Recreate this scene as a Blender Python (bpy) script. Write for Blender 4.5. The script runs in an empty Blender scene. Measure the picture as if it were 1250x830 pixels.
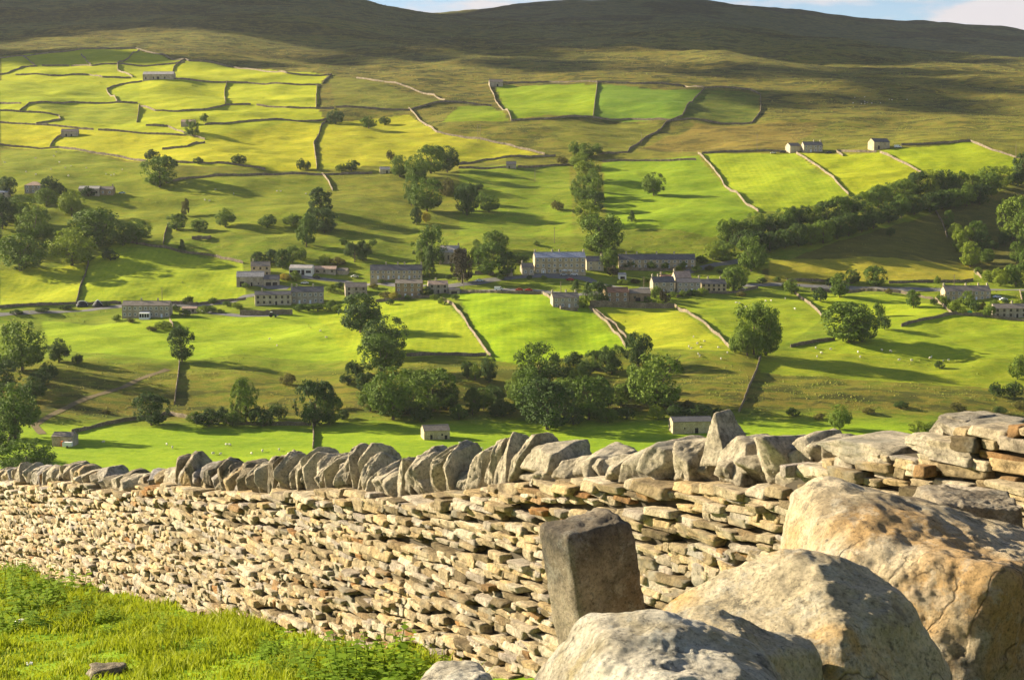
import bpy, math, random
import numpy as np
from mathutils import Vector, Matrix
R = math.radians
sc = bpy.context.scene
# ------------------------------------------------------------------ camera, sky, sun, exposure
F = 1982.0                      # focal length in photo pixels (photo 1250 x 830), horizon on row 230
PITCH = math.atan(185.0 / F)
cam_d = bpy.data.cameras.new('camera'); cam = bpy.data.objects.new('camera', cam_d)
sc.collection.objects.link(cam); sc.camera = cam
cam_d.sensor_width = 36; cam_d.lens = F / 1250 * 36
cam_d.clip_start = 0.1; cam_d.clip_end = 30000
cam.location = (0, 0, 0); cam.rotation_euler = (math.pi / 2 - PITCH, 0, 0)
SUN_EL, SUN_AZ = 21.0, 18.0      # azimuth: degrees behind "due left" of the view
S = Vector((-math.cos(R(SUN_EL)) * math.cos(R(SUN_AZ)), math.cos(R(SUN_EL)) * math.sin(R(SUN_AZ)), math.sin(R(SUN_EL))))
sun_d = bpy.data.lights.new('sun', 'SUN'); sun = bpy.data.objects.new('sun', sun_d); sc.collection.objects.link(sun)
sun_d.energy = 5.0; sun_d.angle = R(0.53); sun_d.color = (1.0, 0.86, 0.62)
sun.rotation_euler = S.to_track_quat('Z', 'Y').to_euler()
sc.view_settings.view_transform = 'Standard'; sc.view_settings.look = 'None'
sc.view_settings.gamma = 1; sc.view_settings.exposure = 1.68
w = bpy.data.worlds.new('World'); sc.world = w; w.use_nodes = True
nt = w.node_tree; nt.nodes.clear()
def WN(t, **k):
    n = nt.nodes.new(t)
    for a, b in k.items(): setattr(n, a, b)
    return n
sky = WN('ShaderNodeTexSky', sky_type='NISHITA', sun_disc=False)
sky.sun_elevation = R(SUN_EL); sky.sun_rotation = math.atan2(S.x, S.y); sky.air_density = 0.75; sky.dust_density = 0.25; sky.ozone_density = 1.2
tc = WN('ShaderNodeTexCoord'); mp = WN('ShaderNodeMapping'); mp.inputs['Scale'].default_value = (3.0, 3.0, 13.0); mp.inputs['Location'].default_value = (0.62, 0, 0.25)
nz = WN('ShaderNodeTexNoise'); nz.inputs['Scale'].default_value = 2.1; nz.inputs['Detail'].default_value = 9; nz.inputs['Roughness'].default_value = 0.55
cr = WN('ShaderNodeValToRGB'); cr.color_ramp.elements[0].position = 0.45; cr.color_ramp.elements[1].position = 0.52
mx = WN('ShaderNodeMixRGB'); mx.inputs[2].default_value = (5.2, 4.9, 5.0, 1)
bg = WN('ShaderNodeBackground'); bg.inputs['Strength'].default_value = 0.05; wo = WN('ShaderNodeOutputWorld')
L = nt.links.new
L(tc.outputs['Generated'], mp.inputs[0]); L(mp.outputs[0], nz.inputs['Vector']); L(nz.outputs['Fac'], cr.inputs[0])
sx = WN('ShaderNodeSeparateXYZ'); L(tc.outputs['Generated'], sx.inputs[0]); mr = WN('ShaderNodeMapRange'); mr.inputs[1].default_value = .10; mr.inputs[2].default_value = .45; mr.inputs[3].default_value = 1; mr.inputs[4].default_value = .12; L(sx.outputs[2], mr.inputs[0])
ml = WN('ShaderNodeMath', operation='MULTIPLY'); L(cr.outputs[0], ml.inputs[0]); L(mr.outputs[0], ml.inputs[1]); L(ml.outputs[0], mx.inputs[0]); L(sky.outputs[0], mx.inputs[1]); L(mx.outputs[0], bg.inputs[0]); L(bg.outputs[0], wo.inputs[0])
sc.cycles.max_bounces = 5; sc.cycles.diffuse_bounces = 2; sc.cycles.volume_bounces = 0; sc.cycles.transparent_max_bounces = 6
HAZE = 0.000025

# ------------------------------------------------------------------ helpers
COL = sc.collection
def tag(o, label=None, cat=None, group=None, kind=None):
    if label: o['label'] = label
    if cat: o['category'] = cat
    if group: o['group'] = group
    if kind: o['kind'] = kind
    return o
def mesh(name, V, Fc, mats=None, smooth=False):
    me = bpy.data.meshes.new(name)
    V = np.asarray(V, dtype=np.float32)
    if isinstance(Fc, np.ndarray):
        n, k = Fc.shape
        me.vertices.add(len(V)); me.vertices.foreach_set('co', V.ravel())
        me.loops.add(n * k); me.loops.foreach_set('vertex_index', Fc.astype(np.int32).ravel())
        me.polygons.add(n); me.polygons.foreach_set('loop_start', np.arange(0, n * k, k, dtype=np.int32))
        try: me.polygons.foreach_set('loop_total', np.full(n, k, dtype=np.int32))
        except Exception: pass
        me.update(calc_edges=True)
    else:
        me.from_pydata(V.tolist(), [], Fc); me.update()
    if smooth: me.polygons.foreach_set('use_smooth', np.ones(len(me.polygons), dtype=bool))
    for m in (mats or []): me.materials.append(m)
    return me
def obj(name, me, parent=None, loc=None, rz=None):
    o = bpy.data.objects.new(name, me); COL.objects.link(o)
    if parent: o.parent = parent
    if loc is not None: o.location = loc
    if rz is not None: o.rotation_euler = (0, 0, rz)
    return o
def empty(name, loc, rz=0):
    o = bpy.data.objects.new(name, None); COL.objects.link(o); o.location = loc; o.rotation_euler = (0, 0, rz); o.empty_display_size = .3
    return o
class MB:
    def __init__(s): s.V = []; s.F = []; s.M = []
    def add(s, V, Fc, m=0):
        b = len(s.V); s.V += [tuple(v) for v in V]; s.F += [tuple(b + i for i in f) for f in Fc]; s.M += [m] * len(Fc)
    def box(s, a, b, m=0):
        x0, y0, z0 = a; x1, y1, z1 = b
        s.add([(x0,y0,z0),(x1,y0,z0),(x1,y1,z0),(x0,y1,z0),(x0,y0,z1),(x1,y0,z1),(x1,y1,z1),(x0,y1,z1)],
              [(0,3,2,1),(4,5,6,7),(0,1,5,4),(1,2,6,5),(2,3,7,6),(3,0,4,7)], m)
    def tube(s, p, r, n=7, m=0):
        b = len(s.V); k = len(p)
        for i in range(k):
            a = Vector(p[max(i-1, 0)]); c = Vector(p[min(i+1, k-1)]); d = (c - a).normalized()
            u = d.cross(Vector((0.3, 1, 0.1))).normalized(); v = d.cross(u)
            for j in range(n):
                t = 2*math.pi*j/n; s.V.append(tuple(Vector(p[i]) + (u*math.cos(t) + v*math.sin(t))*r[i]))
        for i in range(k-1):
            for j in range(n):
                s.F.append((b+i*n+j, b+i*n+(j+1) % n, b+(i+1)*n+(j+1) % n, b+(i+1)*n+j)); s.M.append(m)
        s.F.append(tuple(b+j for j in reversed(range(n)))); s.F.append(tuple(b+(k-1)*n+j for j in range(n))); s.M += [m, m]
    def prism(s, prof, y0, y1, m=0):            # polygon in xz, extruded along y
        n = len(prof); V = [(x, y0, z) for x, z in prof] + [(x, y1, z) for x, z in prof]
        s.add(V, [tuple(range(n)), tuple(reversed(range(n, 2*n)))] + [(i, i+n, (i+1) % n + n, (i+1) % n) for i in range(n)], m)
    def data(s, name, mats, smooth=False):
        me = mesh(name, s.V, s.F, mats, smooth)
        if len(mats) > 1: me.polygons.foreach_set('material_index', s.M)
        me.update(); return me

def _h(ix, iy, iz, seed):
    h = (ix.astype(np.uint32) * np.uint32(374761393) + iy.astype(np.uint32) * np.uint32(668265263) + iz.astype(np.uint32) * np.uint32(2246822519) + np.uint32(seed * 3266489917 % 4294967296))
    h = (h ^ (h >> np.uint32(13))) * np.uint32(1274126177); h = h ^ (h >> np.uint32(16))
    h = h * np.uint32(2654435761); h = h ^ (h >> np.uint32(15))
    return h.astype(np.float64) / 4294967295.0 * 2 - 1
def vn2(x, y, seed=1):
    xi = np.floor(x); yi = np.floor(y); fx = x - xi; fy = y - yi
    fx = fx*fx*fx*(fx*(fx*6-15)+10); fy = fy*fy*fy*(fy*(fy*6-15)+10)
    xi = xi.astype(np.int64); yi = yi.astype(np.int64); z = np.zeros_like(xi)
    a = _h(xi, yi, z, seed); b = _h(xi+1, yi, z, seed); c = _h(xi, yi+1, z, seed); d = _h(xi+1, yi+1, z, seed)
    return (a*(1-fx)+b*fx)*(1-fy) + (c*(1-fx)+d*fx)*fy
def fbm2(x, y, oct=4, seed=1, g=.5):
    s = 0; am = 1; f = 1
    for i in range(oct): s = s + am*vn2(x*f + 17.3*i, y*f - 9.1*i, seed+i); am *= g; f *= 2.03
    return s
def vn3(p, seed=1):
    i = np.floor(p); f = p - i; f = f*f*(3-2*f); i = i.astype(np.int64); r = 0
    for dx in (0, 1):
        for dy in (0, 1):
            for dz in (0, 1):
                wgt = (f[:,0] if dx else 1-f[:,0])*(f[:,1] if dy else 1-f[:,1])*(f[:,2] if dz else 1-f[:,2])
                r = r + wgt*_h(i[:,0]+dx, i[:,1]+dy, i[:,2]+dz, seed)
    return r
def fbm3(p, oct=4, seed=1, g=.5):
    s = 0; am = 1; f = 1
    for i in range(oct): s = s + am*vn3(p*f + i*7.7, seed+i); am *= g; f *= 2.1
    return s

# ------------------------------------------------------------------ materials
def mat(name, rough=0.9):
    m = bpy.data.materials.new(name); m.use_nodes = True; t = m.node_tree
    b = t.nodes['Principled BSDF']; b.inputs['Roughness'].default_value = rough; b.inputs['Specular IOR Level'].default_value = 0.2
    return m, t, b
def N(t, ty, **k):
    n = t.nodes.new(ty)
    for a, b in k.items():
        if a in n.inputs and not hasattr(type(n), a): n.inputs[a].default_value = b
        else: setattr(n, a, b)
    return n
def noise(t, scale, detail=4, rough=.55, vec=None):
    n = N(t, 'ShaderNodeTexNoise'); n.inputs['Scale'].default_value = scale; n.inputs['Detail'].default_value = detail; n.inputs['Roughness'].default_value = rough
    if vec is not None: t.links.new(vec, n.inputs['Vector'])
    return n.outputs['Fac']
def ramp(t, fac, stops):
    r = N(t, 'ShaderNodeValToRGB'); e = r.color_ramp.elements
    while len(e) < len(stops): e.new(.5)
    for i, (p, c) in enumerate(stops):
        e[i].position = p; e[i].color = tuple(c) + (1,) if len(c) == 3 else c
    t.links.new(fac, r.inputs[0]); return r.outputs[0]
def mixc(t, fac, a, b, mode='MIX'):
    n = N(t, 'ShaderNodeMixRGB', blend_type=mode)
    for i, v in ((0, fac), (1, a), (2, b)):
        if isinstance(v, (int, float)): n.inputs[i].default_value = v
        elif isinstance(v, tuple): n.inputs[i].default_value = v + (1,) if len(v) == 3 else v
        else: t.links.new(v, n.inputs[i])
    return n.outputs[0]
def bump(t, b, h, strength, dist):
    n = N(t, 'ShaderNodeBump'); n.inputs['Strength'].default_value = strength; n.inputs['Distance'].default_value = dist
    t.links.new(h, n.inputs['Height']); t.links.new(n.outputs[0], b.inputs['Normal']); return n
G3 = lambda v: (v, v, v)
def simple(name, col, rough=.8, var=.15, scale=3.0, metal=0):
    m, t, b = mat(name, rough); tcn = N(t, 'ShaderNodeTexCoord')
    f = noise(t, scale, 4, .6, tcn.outputs['Object'])
    v = ramp(t, f, [(.3, G3(1-var)), (.7, G3(1+var))])
    c = mixc(t, 1.0, col, v, 'MULTIPLY'); t.links.new(c, b.inputs['Base Color']); b.inputs['Metallic'].default_value = metal
    return m
def wallstone(name, c0, c1, c2, scale=1.0, island=True, bumpd=.01, rust=(.33,.17,.06)):
    m, t, b = mat(name, .92); tcn = N(t, 'ShaderNodeTexCoord'); P = tcn.outputs['Object']
    g = N(t, 'ShaderNodeNewGeometry')
    if island: base = ramp(t, g.outputs['Random Per Island'], [(0, tuple(x*.5 for x in c0)), (.10, c0), (.32, c1), (.40, (c1[0]*.8, c1[1]*.86, c1[2]*1.15)), (.58, c2), (.74, c1), (.86, (c2[0]*.95, c2[1]*.82, c2[2]*.6)), (.92, c0), (.985, rust), (1, c1)])
    else: base = ramp(t, noise(t, .9*scale, 3, .6, P), [(.35, c0), (.5, c1), (.65, c2)])
    n1 = noise(t, 9*scale, 6, .65, P)
    base = mixc(t, 1.0, base, ramp(t, n1, [(.30, G3(.40)), (.5, G3(1)), (.70, G3(1.35))]), 'MULTIPLY')
    if island: base = mixc(t, 1, base, ramp(t, noise(t, 45, 5, .8, P), [(.36, G3(.5)), (.5, G3(1)), (.64, G3(1.25))]), 'MULTIPLY')
    n2 = noise(t, 3.5*scale, 5, .6, P)
    base = mixc(t, ramp(t, n2, [(.56, G3(0)), (.68, G3(.6))]), base, (.36, .35, .29))
    n4 = noise(t, 2.1*scale, 4, .6, P)
    base = mixc(t, ramp(t, n4, [(.58, G3(0)), (.72, G3(.5))]), base, (.10, .075, .045))
    t.links.new(base, b.inputs['Base Color'])
    n3 = noise(t, 20*scale, 10, .82, P)
    bump(t, b, n3, 1.0, bumpd*3); return m
M = {}
M['drystone'] = wallstone('drystone', (.30,.23,.13), (.48,.385,.24), (.60,.51,.36), bumpd=.012)
M['coping'] = wallstone('coping_stone', (.34,.285,.20), (.46,.39,.275), (.56,.49,.36), bumpd=.018)
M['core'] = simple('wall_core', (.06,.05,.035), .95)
def terr_mat():
    m, t, b = mat('terrain', .95); b.inputs['Specular IOR Level'].default_value = .05
    at_ = N(t, 'ShaderNodeVertexColor', layer_name='cover'); rg = N(t, 'ShaderNodeVertexColor', layer_name='rough')
    P = N(t, 'ShaderNodeTexCoord').outputs['Object']
    sp = N(t, 'ShaderNodeSeparateColor'); t.links.new(rg.outputs[0], sp.inputs[0]); rough = sp.outputs[0]; mow = sp.outputs[1]
    mpp = N(t, 'ShaderNodeMapping'); t.links.new(P, mpp.inputs[0]); mpp.inputs['Scale'].default_value = (.5, 1.1, 1)
    n1 = noise(t, .035, 6, .6, mpp.outputs[0]); n2 = noise(t, .22, 5, .65, mpp.outputs[0]); n3 = noise(t, 1.6, 4, .7, P)
    c = at_.outputs[0]
    c = mixc(t, 1, c, ramp(t, n1, [(.3, (.80,.84,.8)), (.7, (1.2,1.12,1.1))]), 'MULTIPLY')
    c = mixc(t, 1, c, ramp(t, n2, [(.3, (.78,.86,.8)), (.7, (1.18,1.1,1.1))]), 'MULTIPLY')
    c = mixc(t, 1, c, ramp(t, noise(t, .9, 6, .75, mpp.outputs[0]), [(.32, (.74,.82,.78)), (.68, (1.22,1.13,1.15))]), 'MULTIPLY')
    fl = noise(t, 2.6, 3, .8, mpp.outputs[0]); c = mixc(t, 1, c, ramp(t, fl, [(.36, (.72,.80,.75)), (.46, G3(1)), (.62, (1.08,1.05,1.1))]), 'MULTIPLY')
    wv = N(t, 'ShaderNodeTexWave'); wv.inputs['Scale'].default_value = .085; wv.inputs['Distortion'].default_value = 4; wv.inputs['Detail Scale'].default_value = .15; t.links.new(P, wv.inputs['Vector'])
    c = mixc(t, mow, c, mixc(t, 1, c, ramp(t, wv.outputs['Fac'], [(.2, (.95,.97,.95)), (.8, (1.04,1.02,1.03))]), 'MULTIPLY'))
    # rough grazing: olive, straw and dark patches
    c2 = mixc(t, ramp(t, n2, [(.42, G3(0)), (.56, G3(.8))]), c, (.22,.165,.03))
    n5 = noise(t, .09, 6, .7, mpp.outputs[0])
    c2 = mixc(t, ramp(t, n5, [(.49, G3(0)), (.57, G3(.85))]), c2, (.036,.042,.014))
    c2 = mixc(t, 1, c2, ramp(t, n3, [(.3, G3(.7)), (.7, G3(1.3))]), 'MULTIPLY')
    c = mixc(t, rough, c, c2)
    t.links.new(c, b.inputs['Base Color'])
    ad = N(t, 'ShaderNodeMath', operation='MULTIPLY'); t.links.new(n3, ad.inputs[0]); t.links.new(rough, ad.inputs[1])
    ad2 = N(t, 'ShaderNodeMath', operation='MULTIPLY_ADD'); t.links.new(n2, ad2.inputs[0]); ad2.inputs[1].default_value = 1.0; t.links.new(ad.outputs[0], ad2.inputs[2])
    bump(t, b, ad2.outputs[0], .55, 1.3)
    return m
M['terrain'] = terr_mat()
M['road'] = simple('road_surface', (.17,.165,.155), .9, .15, .6)
M['track'] = simple('dirt_track', (.17,.13,.06), .95, .25, .5)
M['fieldwall'] = wallstone('field_wall_stone', (.15,.125,.085), (.19,.15,.10), (.27,.215,.14), .35, False, .12)
def leaf_mat(name, col, tr=.22):
    m, t, b = mat(name, .75); oi = N(t, 'ShaderNodeObjectInfo'); g = N(t, 'ShaderNodeNewGeometry')
    v = ramp(t, oi.outputs['Random'], [(0, (.75,.8,.8)), (1, (1.25,1.15,1.0))]); c = mixc(t, 1, col, v, 'MULTIPLY')
    v2 = ramp(t, g.outputs['Random Per Island'], [(0, (.8,.83,.8)), (1, (1.2,1.15,1.05))]); c = mixc(t, 1, c, v2, 'MULTIPLY')
    t.links.new(c, b.inputs['Base Color'])
    tl = N(t, 'ShaderNodeBsdfTranslucent'); t.links.new(c, tl.inputs[0]); mxs = N(t, 'ShaderNodeMixShader'); mxs.inputs[0].default_value = tr
    out = t.nodes['Material Output']; t.links.new(b.outputs[0], mxs.inputs[1]); t.links.new(tl.outputs[0], mxs.inputs[2]); t.links.new(mxs.outputs[0], out.inputs[0])
    return m
LEAF = {'green': leaf_mat('leaf_green', (.105,.17,.018)), 'dark': leaf_mat('leaf_dark', (.055,.10,.018)), 'lime': leaf_mat('leaf_lime', (.16,.225,.018)),
        'yellow': leaf_mat('leaf_yellow', (.36,.30,.03)), 'copper': leaf_mat('leaf_copper', (.05,.048,.026)), 'olive': leaf_mat('leaf_olive', (.12,.12,.025)),
        'weed': leaf_mat('leaf_weed', (.22,.34,.02), .4), 'grass': leaf_mat('grass_blade', (.27,.33,.02), .35)}
M['bark'] = simple('bark', (.11,.085,.06), .95, .3, 2)
# ------------------------------------------------------------------ terrain height
PXC = [-900, 0, 150, 330, 420, 510, 560, 625, 700, 860, 1000, 1130, 1250, 2150]
def rows(*v): return list(v)
K = []   # (distance, photo rows across PXC)
def flat(y, r): K.append((y, [r]*len(PXC)))
def zflat(y, z): K.append((y, [230 - z/y*F]*len(PXC)))
zflat(30, -6.3); zflat(60, -17.5); zflat(150, -47); zflat(290, -90); zflat(400, -96.5); zflat(560, -97.5); zflat(650, -97.0)
K.append((735, rows(452,450,447,442,440,440,440,440,440,438,442,446,450,450)))
K.append((860, rows(392,390,388,378,374,370,369,368,368,372,376,380,384,392)))
K.append((905, rows(366,364,360,356,353,350,350,349,349,349,351,353,355,360)))
K.append((985, rows(302,302,302,300,300,300,300,298,298,300,303,306,308,310)))
K.append((1080, rows(252,252,251,250,250,250,250,250,250,250,252,254,255,256)))
flat(1180, 202); flat(1240, 180); flat(1340, 150); flat(1460, 121); flat(1570, 100)
K.append((1720, rows(76,77,78,79,80,80,80,80,80,81,84,88,92,96)))
K.append((1950, rows(48,50,50,51,55,58,59,60,60,61,68,78,86,95)))
K.append((2250, rows(14,16,18,20,26,35,37,38,39,42,56,70,79,95)))
K.append((2600, rows(-26,-22,-20,-14,0,22,24,26,28,31,50,65,73,95)))
K.append((3000, rows(10,10,10,14,24,42,42,44,46,48,66,80,88,105)))
K.append((3700, rows(0,0,0,4,14,26,19,10,3,5,22,32,42,70)))
K.append((4300, rows(40,40,40,40,44,50,46,38,32,34,50,60,70,95)))
K.append((6500, [120]*len(PXC)))
K.append((9000, [160]*len(PXC)))
YF = np.arange(20, 9000, 5.0); XF = np.arange(-900, 2151, 10.0)
ky = np.array([k[0] for k in K], float); kz = np.array([[(230 - r)/F*k[0] for r in k[1]] for k in K])
Zx = np.array([np.interp(XF, PXC, row) for row in kz]); TZ = np.array([np.interp(YF, ky, Zx[:, i]) for i in range(len(XF))]).T
def blur(A, s, ax):
    k = np.exp(-np.arange(-3*s, 3*s+1)**2/(2*s*s)); k /= k.sum(); n = 3*s
    pad = [(0, 0), (0, 0)]; pad[ax] = (n, n); B = np.pad(A, pad, mode='edge')
    return np.apply_along_axis(lambda v: np.convolve(v, k, 'valid'), ax, B)
TZ = blur(blur(TZ, 4, 0), 3, 1)
def sm(e0, e1, x): t = np.clip((x-e0)/(e1-e0), 0, 1); return t*t*(3-2*t)
WA = np.array([-7.25, 23.0]); WU = np.array([.489, -.872]); WN_ = np.array([.872, .489])   # foreground wall line
def H(x, y):
    x = np.asarray(x, float); y = np.asarray(y, float)
    yy = np.clip(y, 21, 8990); px = np.clip(625 + F*x/np.maximum(yy, 1), -899, 2149)
    fi = (yy-20)/5; fj = (px+900)/10; i = np.floor(fi).astype(int); j = np.floor(fj).astype(int); i = np.clip(i, 0, len(YF)-2); j = np.clip(j, 0, len(XF)-2)
    a = fi-i; b = fj-j
    z = (TZ[i, j]*(1-a)+TZ[i+1, j]*a)*(1-b) + (TZ[i, j+1]*(1-a)+TZ[i+1, j+1]*a)*b
    up = sm(640, 720, y); far = sm(1450, 2200, y)
    am = (.22 + .78*up)
    z = z + sm(150, 500, y)*am*(4.2*vn2(x/120, y/95, 5) + 2.2*vn2(x/46, y/34, 6) + .7*vn2(x/17, y/12, 7) + .16*vn2(x/6, y/5, 8)) + sm(900, 960, y)*sm(1260, 1150, y)*sm(760, 600, px)*(2.6*vn2(x/60+y/90, y/42, 14)+1.0*vn2(x/24, y/20, 15))
    z = z + sm(900, 1300, y)*2.2*(vn2(x/75 + y/200, y/48, 12)) + far*(9*vn2(x/330, y/260, 9) + 3.5*vn2(x/110+y/160, y/90, 10) + 1.2*vn2(x/40, y/30, 11))
    # shoulder carrying the gully wood: falls away to the right of the belt
    d = ((x-118)*.64 - (y-960)*.77); along = ((x-118)*.77 + (y-960)*.64)
    g = sm(-60, 60, along)*sm(420, 300, along)
    z = z + g*9*np.exp(-(np.where(d > 0, d/48, d/110))**2) - g*5*np.exp(-((d-95)/40)**2)
    # foreground slope
    zn = -1.6 - .1367*y + .0906*x + .05*vn2(x/.9, y/.9, 3) + .018*vn2(x/.25, y/.25, 4) + .55*np.exp(-((x-1.0)**2 + (y-3.7)**2)/.9)
    s = (x-WA[0])*WN_[0] + (y-WA[1])*WN_[1]; t = np.maximum(s, y-45)
    wgt = sm(2, 38, t)
    return zn*(1-wgt) + z*wgt
# visibility table: first hit of a view ray with the ground
TA = np.linspace(-.40, .40, 641); TY = np.concatenate([np.arange(300, 1600, 1.5), np.arange(1600, 4500, 6)])
_G = H(TA[None, :]*TY[:, None], np.repeat(TY[:, None], len(TA), 1))/TY[:, None]
_GM = np.maximum.accumulate(_G, axis=0)
cP, sP = math.cos(PITCH), math.sin(PITCH)
def ray(px, py):
    u = (px-625)/F; v = (415-py)/F
    return u/(cP+v*sP), (v*cP-sP)/(cP+v*sP)       # x/y, z/y
def at(px, py):
    a, t = ray(px, py); fj = (a-TA[0])/(TA[1]-TA[0]); j = int(min(max(fj, 0), len(TA)-2)); f = min(max(fj-j, 0), 1)
    col = _GM[:, j]*(1-f)+_GM[:, j+1]*f
    k = int(np.searchsorted(col, t)); k = min(max(k, 1), len(TY)-1)
    c0, c1 = col[k-1], col[k]; fr = 0 if c1 <= c0 else min(max((t-c0)/(c1-c0), 0), 1)
    y = TY[k-1] + (TY[k]-TY[k-1])*fr; x = a*y
    return Vector((x, y, float(H(x, y))))
def proj(P):
    P = np.asarray(P, float); y = P[..., 1]*cP - P[..., 2]*sP; z = P[..., 1]*sP + P[..., 2]*cP
    return 625 + F*P[..., 0]/y, 415 - F*z/y

# ------------------------------------------------------------------ land cover
P1 = (.285,.36,.018); Y1 = (.40,.40,.02); G1 = (.21,.30,.012); M1 = (.205,.29,.018); O1 = (.13,.15,.02); R1 = (.115,.115,.022); T1 = (.24,.19,.04)
HE = (.10,.115,.048); MO = (.16,.19,.032)
FIELDS = [  # (pixel outline of the field in the photograph, colour, roughness)
 ([(0,70),(90,62),(165,60),(230,75),(285,83),(400,92),(390,105),(387,133),(397,148),(383,176),(387,207),(290,204),(240,203),(180,198),(112,187),(0,178)], (.36,.40,.02), .05),
 ([(0,100),(170,103),(170,126),(0,127)], (.31,.37,.02), .1),
 ([(0,150),(120,159),(228,166),(250,172),(290,160),(395,148),(383,176),(387,207),(290,204),(180,198),(72,181),(0,178)], Y1, .0),
 ([(40,128),(168,128),(167,150),(74,147),(72,142)], (.27,.33,.02), .3),
 ([(0,182),(72,183),(112,189),(178,200),(200,222),(200,292),(150,297),(0,330)], (.21,.255,.02), .25),
 ([(200,222),(256,217),(400,215),(400,290),(200,292)], (.21,.255,.02), .25),
 ([(400,92),(435,96),(543,123),(499,133),(410,133)], (.17,.19,.025), .5),
 ([(392,150),(500,140),(515,150),(533,162),(617,177),(660,189),(558,200),(475,204),(389,207)], Y1, .25),
 ([(560,130),(600,130),(620,148),(540,150)], G1, .3),
 ([(604,103),(729,103),(724,143),(624,147)], G1, .12), ([(729,103),(858,110),(830,146),(724,143)], (.14,.24,.02), .15), ([(858,110),(926,116),(926,138),(916,150),(830,147)], (.12,.17,.02), .45),
 ([(660,150),(760,150),(810,152),(766,186),(700,186)], (.2,.22,.025), .5),
 ([(780,182),(850,150),(1000,150),(965,183),(860,186)], T1, .7),
 ([(560,204),(695,203),(700,290),(560,290)], M1, .35),
 ([(735,199),(852,190),(891,233),(926,260),(870,290),(740,280)], (.20,.30,.015), .12),
 ([(855,188),(970,187),(1036,238),(1000,250),(926,260),(867,202)], P1, .0), ([(972,187),(1076,186),(1137,217),(1040,240)], (.34,.38,.015), .0),
 ([(1076,184),(1184,173),(1211,184),(1248,194),(1240,212),(1137,217)], (.31,.38,.015), .0),
 ([(930,330),(1060,285),(1150,256),(1185,331),(1150,335),(935,348)], (.12,.12,.022), .2), ([(1150,256),(1250,225),(1250,330),(1185,331)], (.10,.105,.022), .25),  # hollow below the gully wood: its shade is put into the ground colour
 ([(98,368),(108,321),(145,294),(216,307),(297,322),(300,365),(207,370)], P1, .0), ([(0,330),(105,320),(92,372),(0,376)], (.33,.38,.02), .0),
 ([(50,392),(160,394),(410,374),(430,440),(300,432),(222,440),(60,425)], (.26,.36,.018), .06),
 ([(380,374),(459,369),(537,366),(597,434),(430,445)], P1, .0), ([(555,358),(661,360),(719,376),(760,418),(750,430),(640,445),(600,440)], (.25,.37,.012), .0),
 ([(725,376),(823,376),(892,425),(915,434),(790,425),(765,415)], (.33,.37,.02), .05), ([(824,373),(970,360),(1004,388),(960,420),(900,425)], (.26,.34,.018), .15),
 ([(975,358),(1100,360),(1161,384),(1100,398),(1019,415),(1004,388)], (.28,.36,.018), .05), ([(1100,398),(1165,384),(1250,392),(1250,440),(1150,440),(960,430)], (.27,.35,.018), .12),
 ([(900,420),(1250,440),(1250,475),(930,455)], (.25,.31,.018), .2),
 ([(940,318),(1188,325),(1188,342),(1000,345),(940,340)], (.32,.30,.03), .2),
]
def inpoly(x, y, P):
    c = np.zeros(x.shape, bool); n = len(P)
    for i in range(n):
        x0, y0 = P[i]; x1, y1 = P[(i+1) % n]
        if y0 == y1: continue
        k = ((y0 > y) != (y1 > y)) & (x < (x1-x0)*(y-y0)/(y1-y0)+x0); c ^= k
    return c
def cover(x, y):
    n = fbm2(x/140, y/90, 4, 31); C = np.zeros(x.shape+(3,)); Rg = np.zeros(x.shape)
    bands = [(-100, (.19,.30,.02), .0), (300, (.23,.34,.018), .0), (645, (.23,.34,.018), .0), (672, O1, .85), (730, (.18,.21,.02), .55), (760, M1, .25), (980, (.175,.235,.018), .35), (1180, (.21,.22,.025), .45), (1300, (.17,.185,.022), .75), (1450, (.15,.155,.026), .95), (1650, (.15,.16,.032), 1), (1950, (.135,.155,.038), .9), (2250, HE, .7), (3300, HE, .5), (9000, HE, .5)]
    by = [b[0] for b in bands]; yj = y + n*18*sm(640, 900, y)
    for c in range(3): C[..., c] = np.interp(yj, by, [b[1][c] for b in bands])
    Rg = np.interp(yj, by, [b[2] for b in bands])
    a = x/np.maximum(y, 1)
    # paler grass streaks crossing the moor, darker to the right
    m = sm(.0, .5, fbm2(x/260, y/110, 4, 44)+.15)*sm(1400, 1600, y)*sm(2350, 1900, y)
    C = C*(1-m[..., None]) + np.array((.13,.14,.022))*m[..., None]
    hp = sm(.05, .3, fbm2(x/180, y/70, 4, 47))*sm(1500, 1750, y)
    C = C*(1-.55*hp[..., None])
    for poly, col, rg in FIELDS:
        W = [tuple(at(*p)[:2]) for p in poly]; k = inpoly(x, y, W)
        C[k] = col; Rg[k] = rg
    return C, Rg
ya = np.concatenate([np.arange(-60, 4, 4.), np.arange(4, 30, .16), np.arange(30, 70, 1.), np.arange(70, 540, 9.), np.arange(540, 1000, 1.5), np.arange(1000, 1500, 2.2), np.arange(1500, 2300, 5.), np.arange(2300, 4300, 9.), np.arange(4300, 8900, 120.)])
ai = np.arange(-.36, .3601, .0015); ao = np.cumsum(np.geomspace(.004, .35, 26)); aa = np.concatenate([-.36-ao[::-1], ai, .36+ao])
YY, AA = np.meshgrid(ya, aa, indexing='ij'); XX = AA*np.sqrt(YY**2+42**2); ZZ = H(XX, YY)
nr, ncol = YY.shape; idx = np.arange(nr*ncol).reshape(nr, ncol)
Fq = np.stack([idx[:-1, :-1], idx[:-1, 1:], idx[1:, 1:], idx[1:, :-1]], -1).reshape(-1, 4)
tm = mesh('terrain', np.stack([XX, YY, ZZ], -1).reshape(-1, 3), Fq, [M['terrain']], True)
Cv, Rv = cover(XX, YY)
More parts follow.
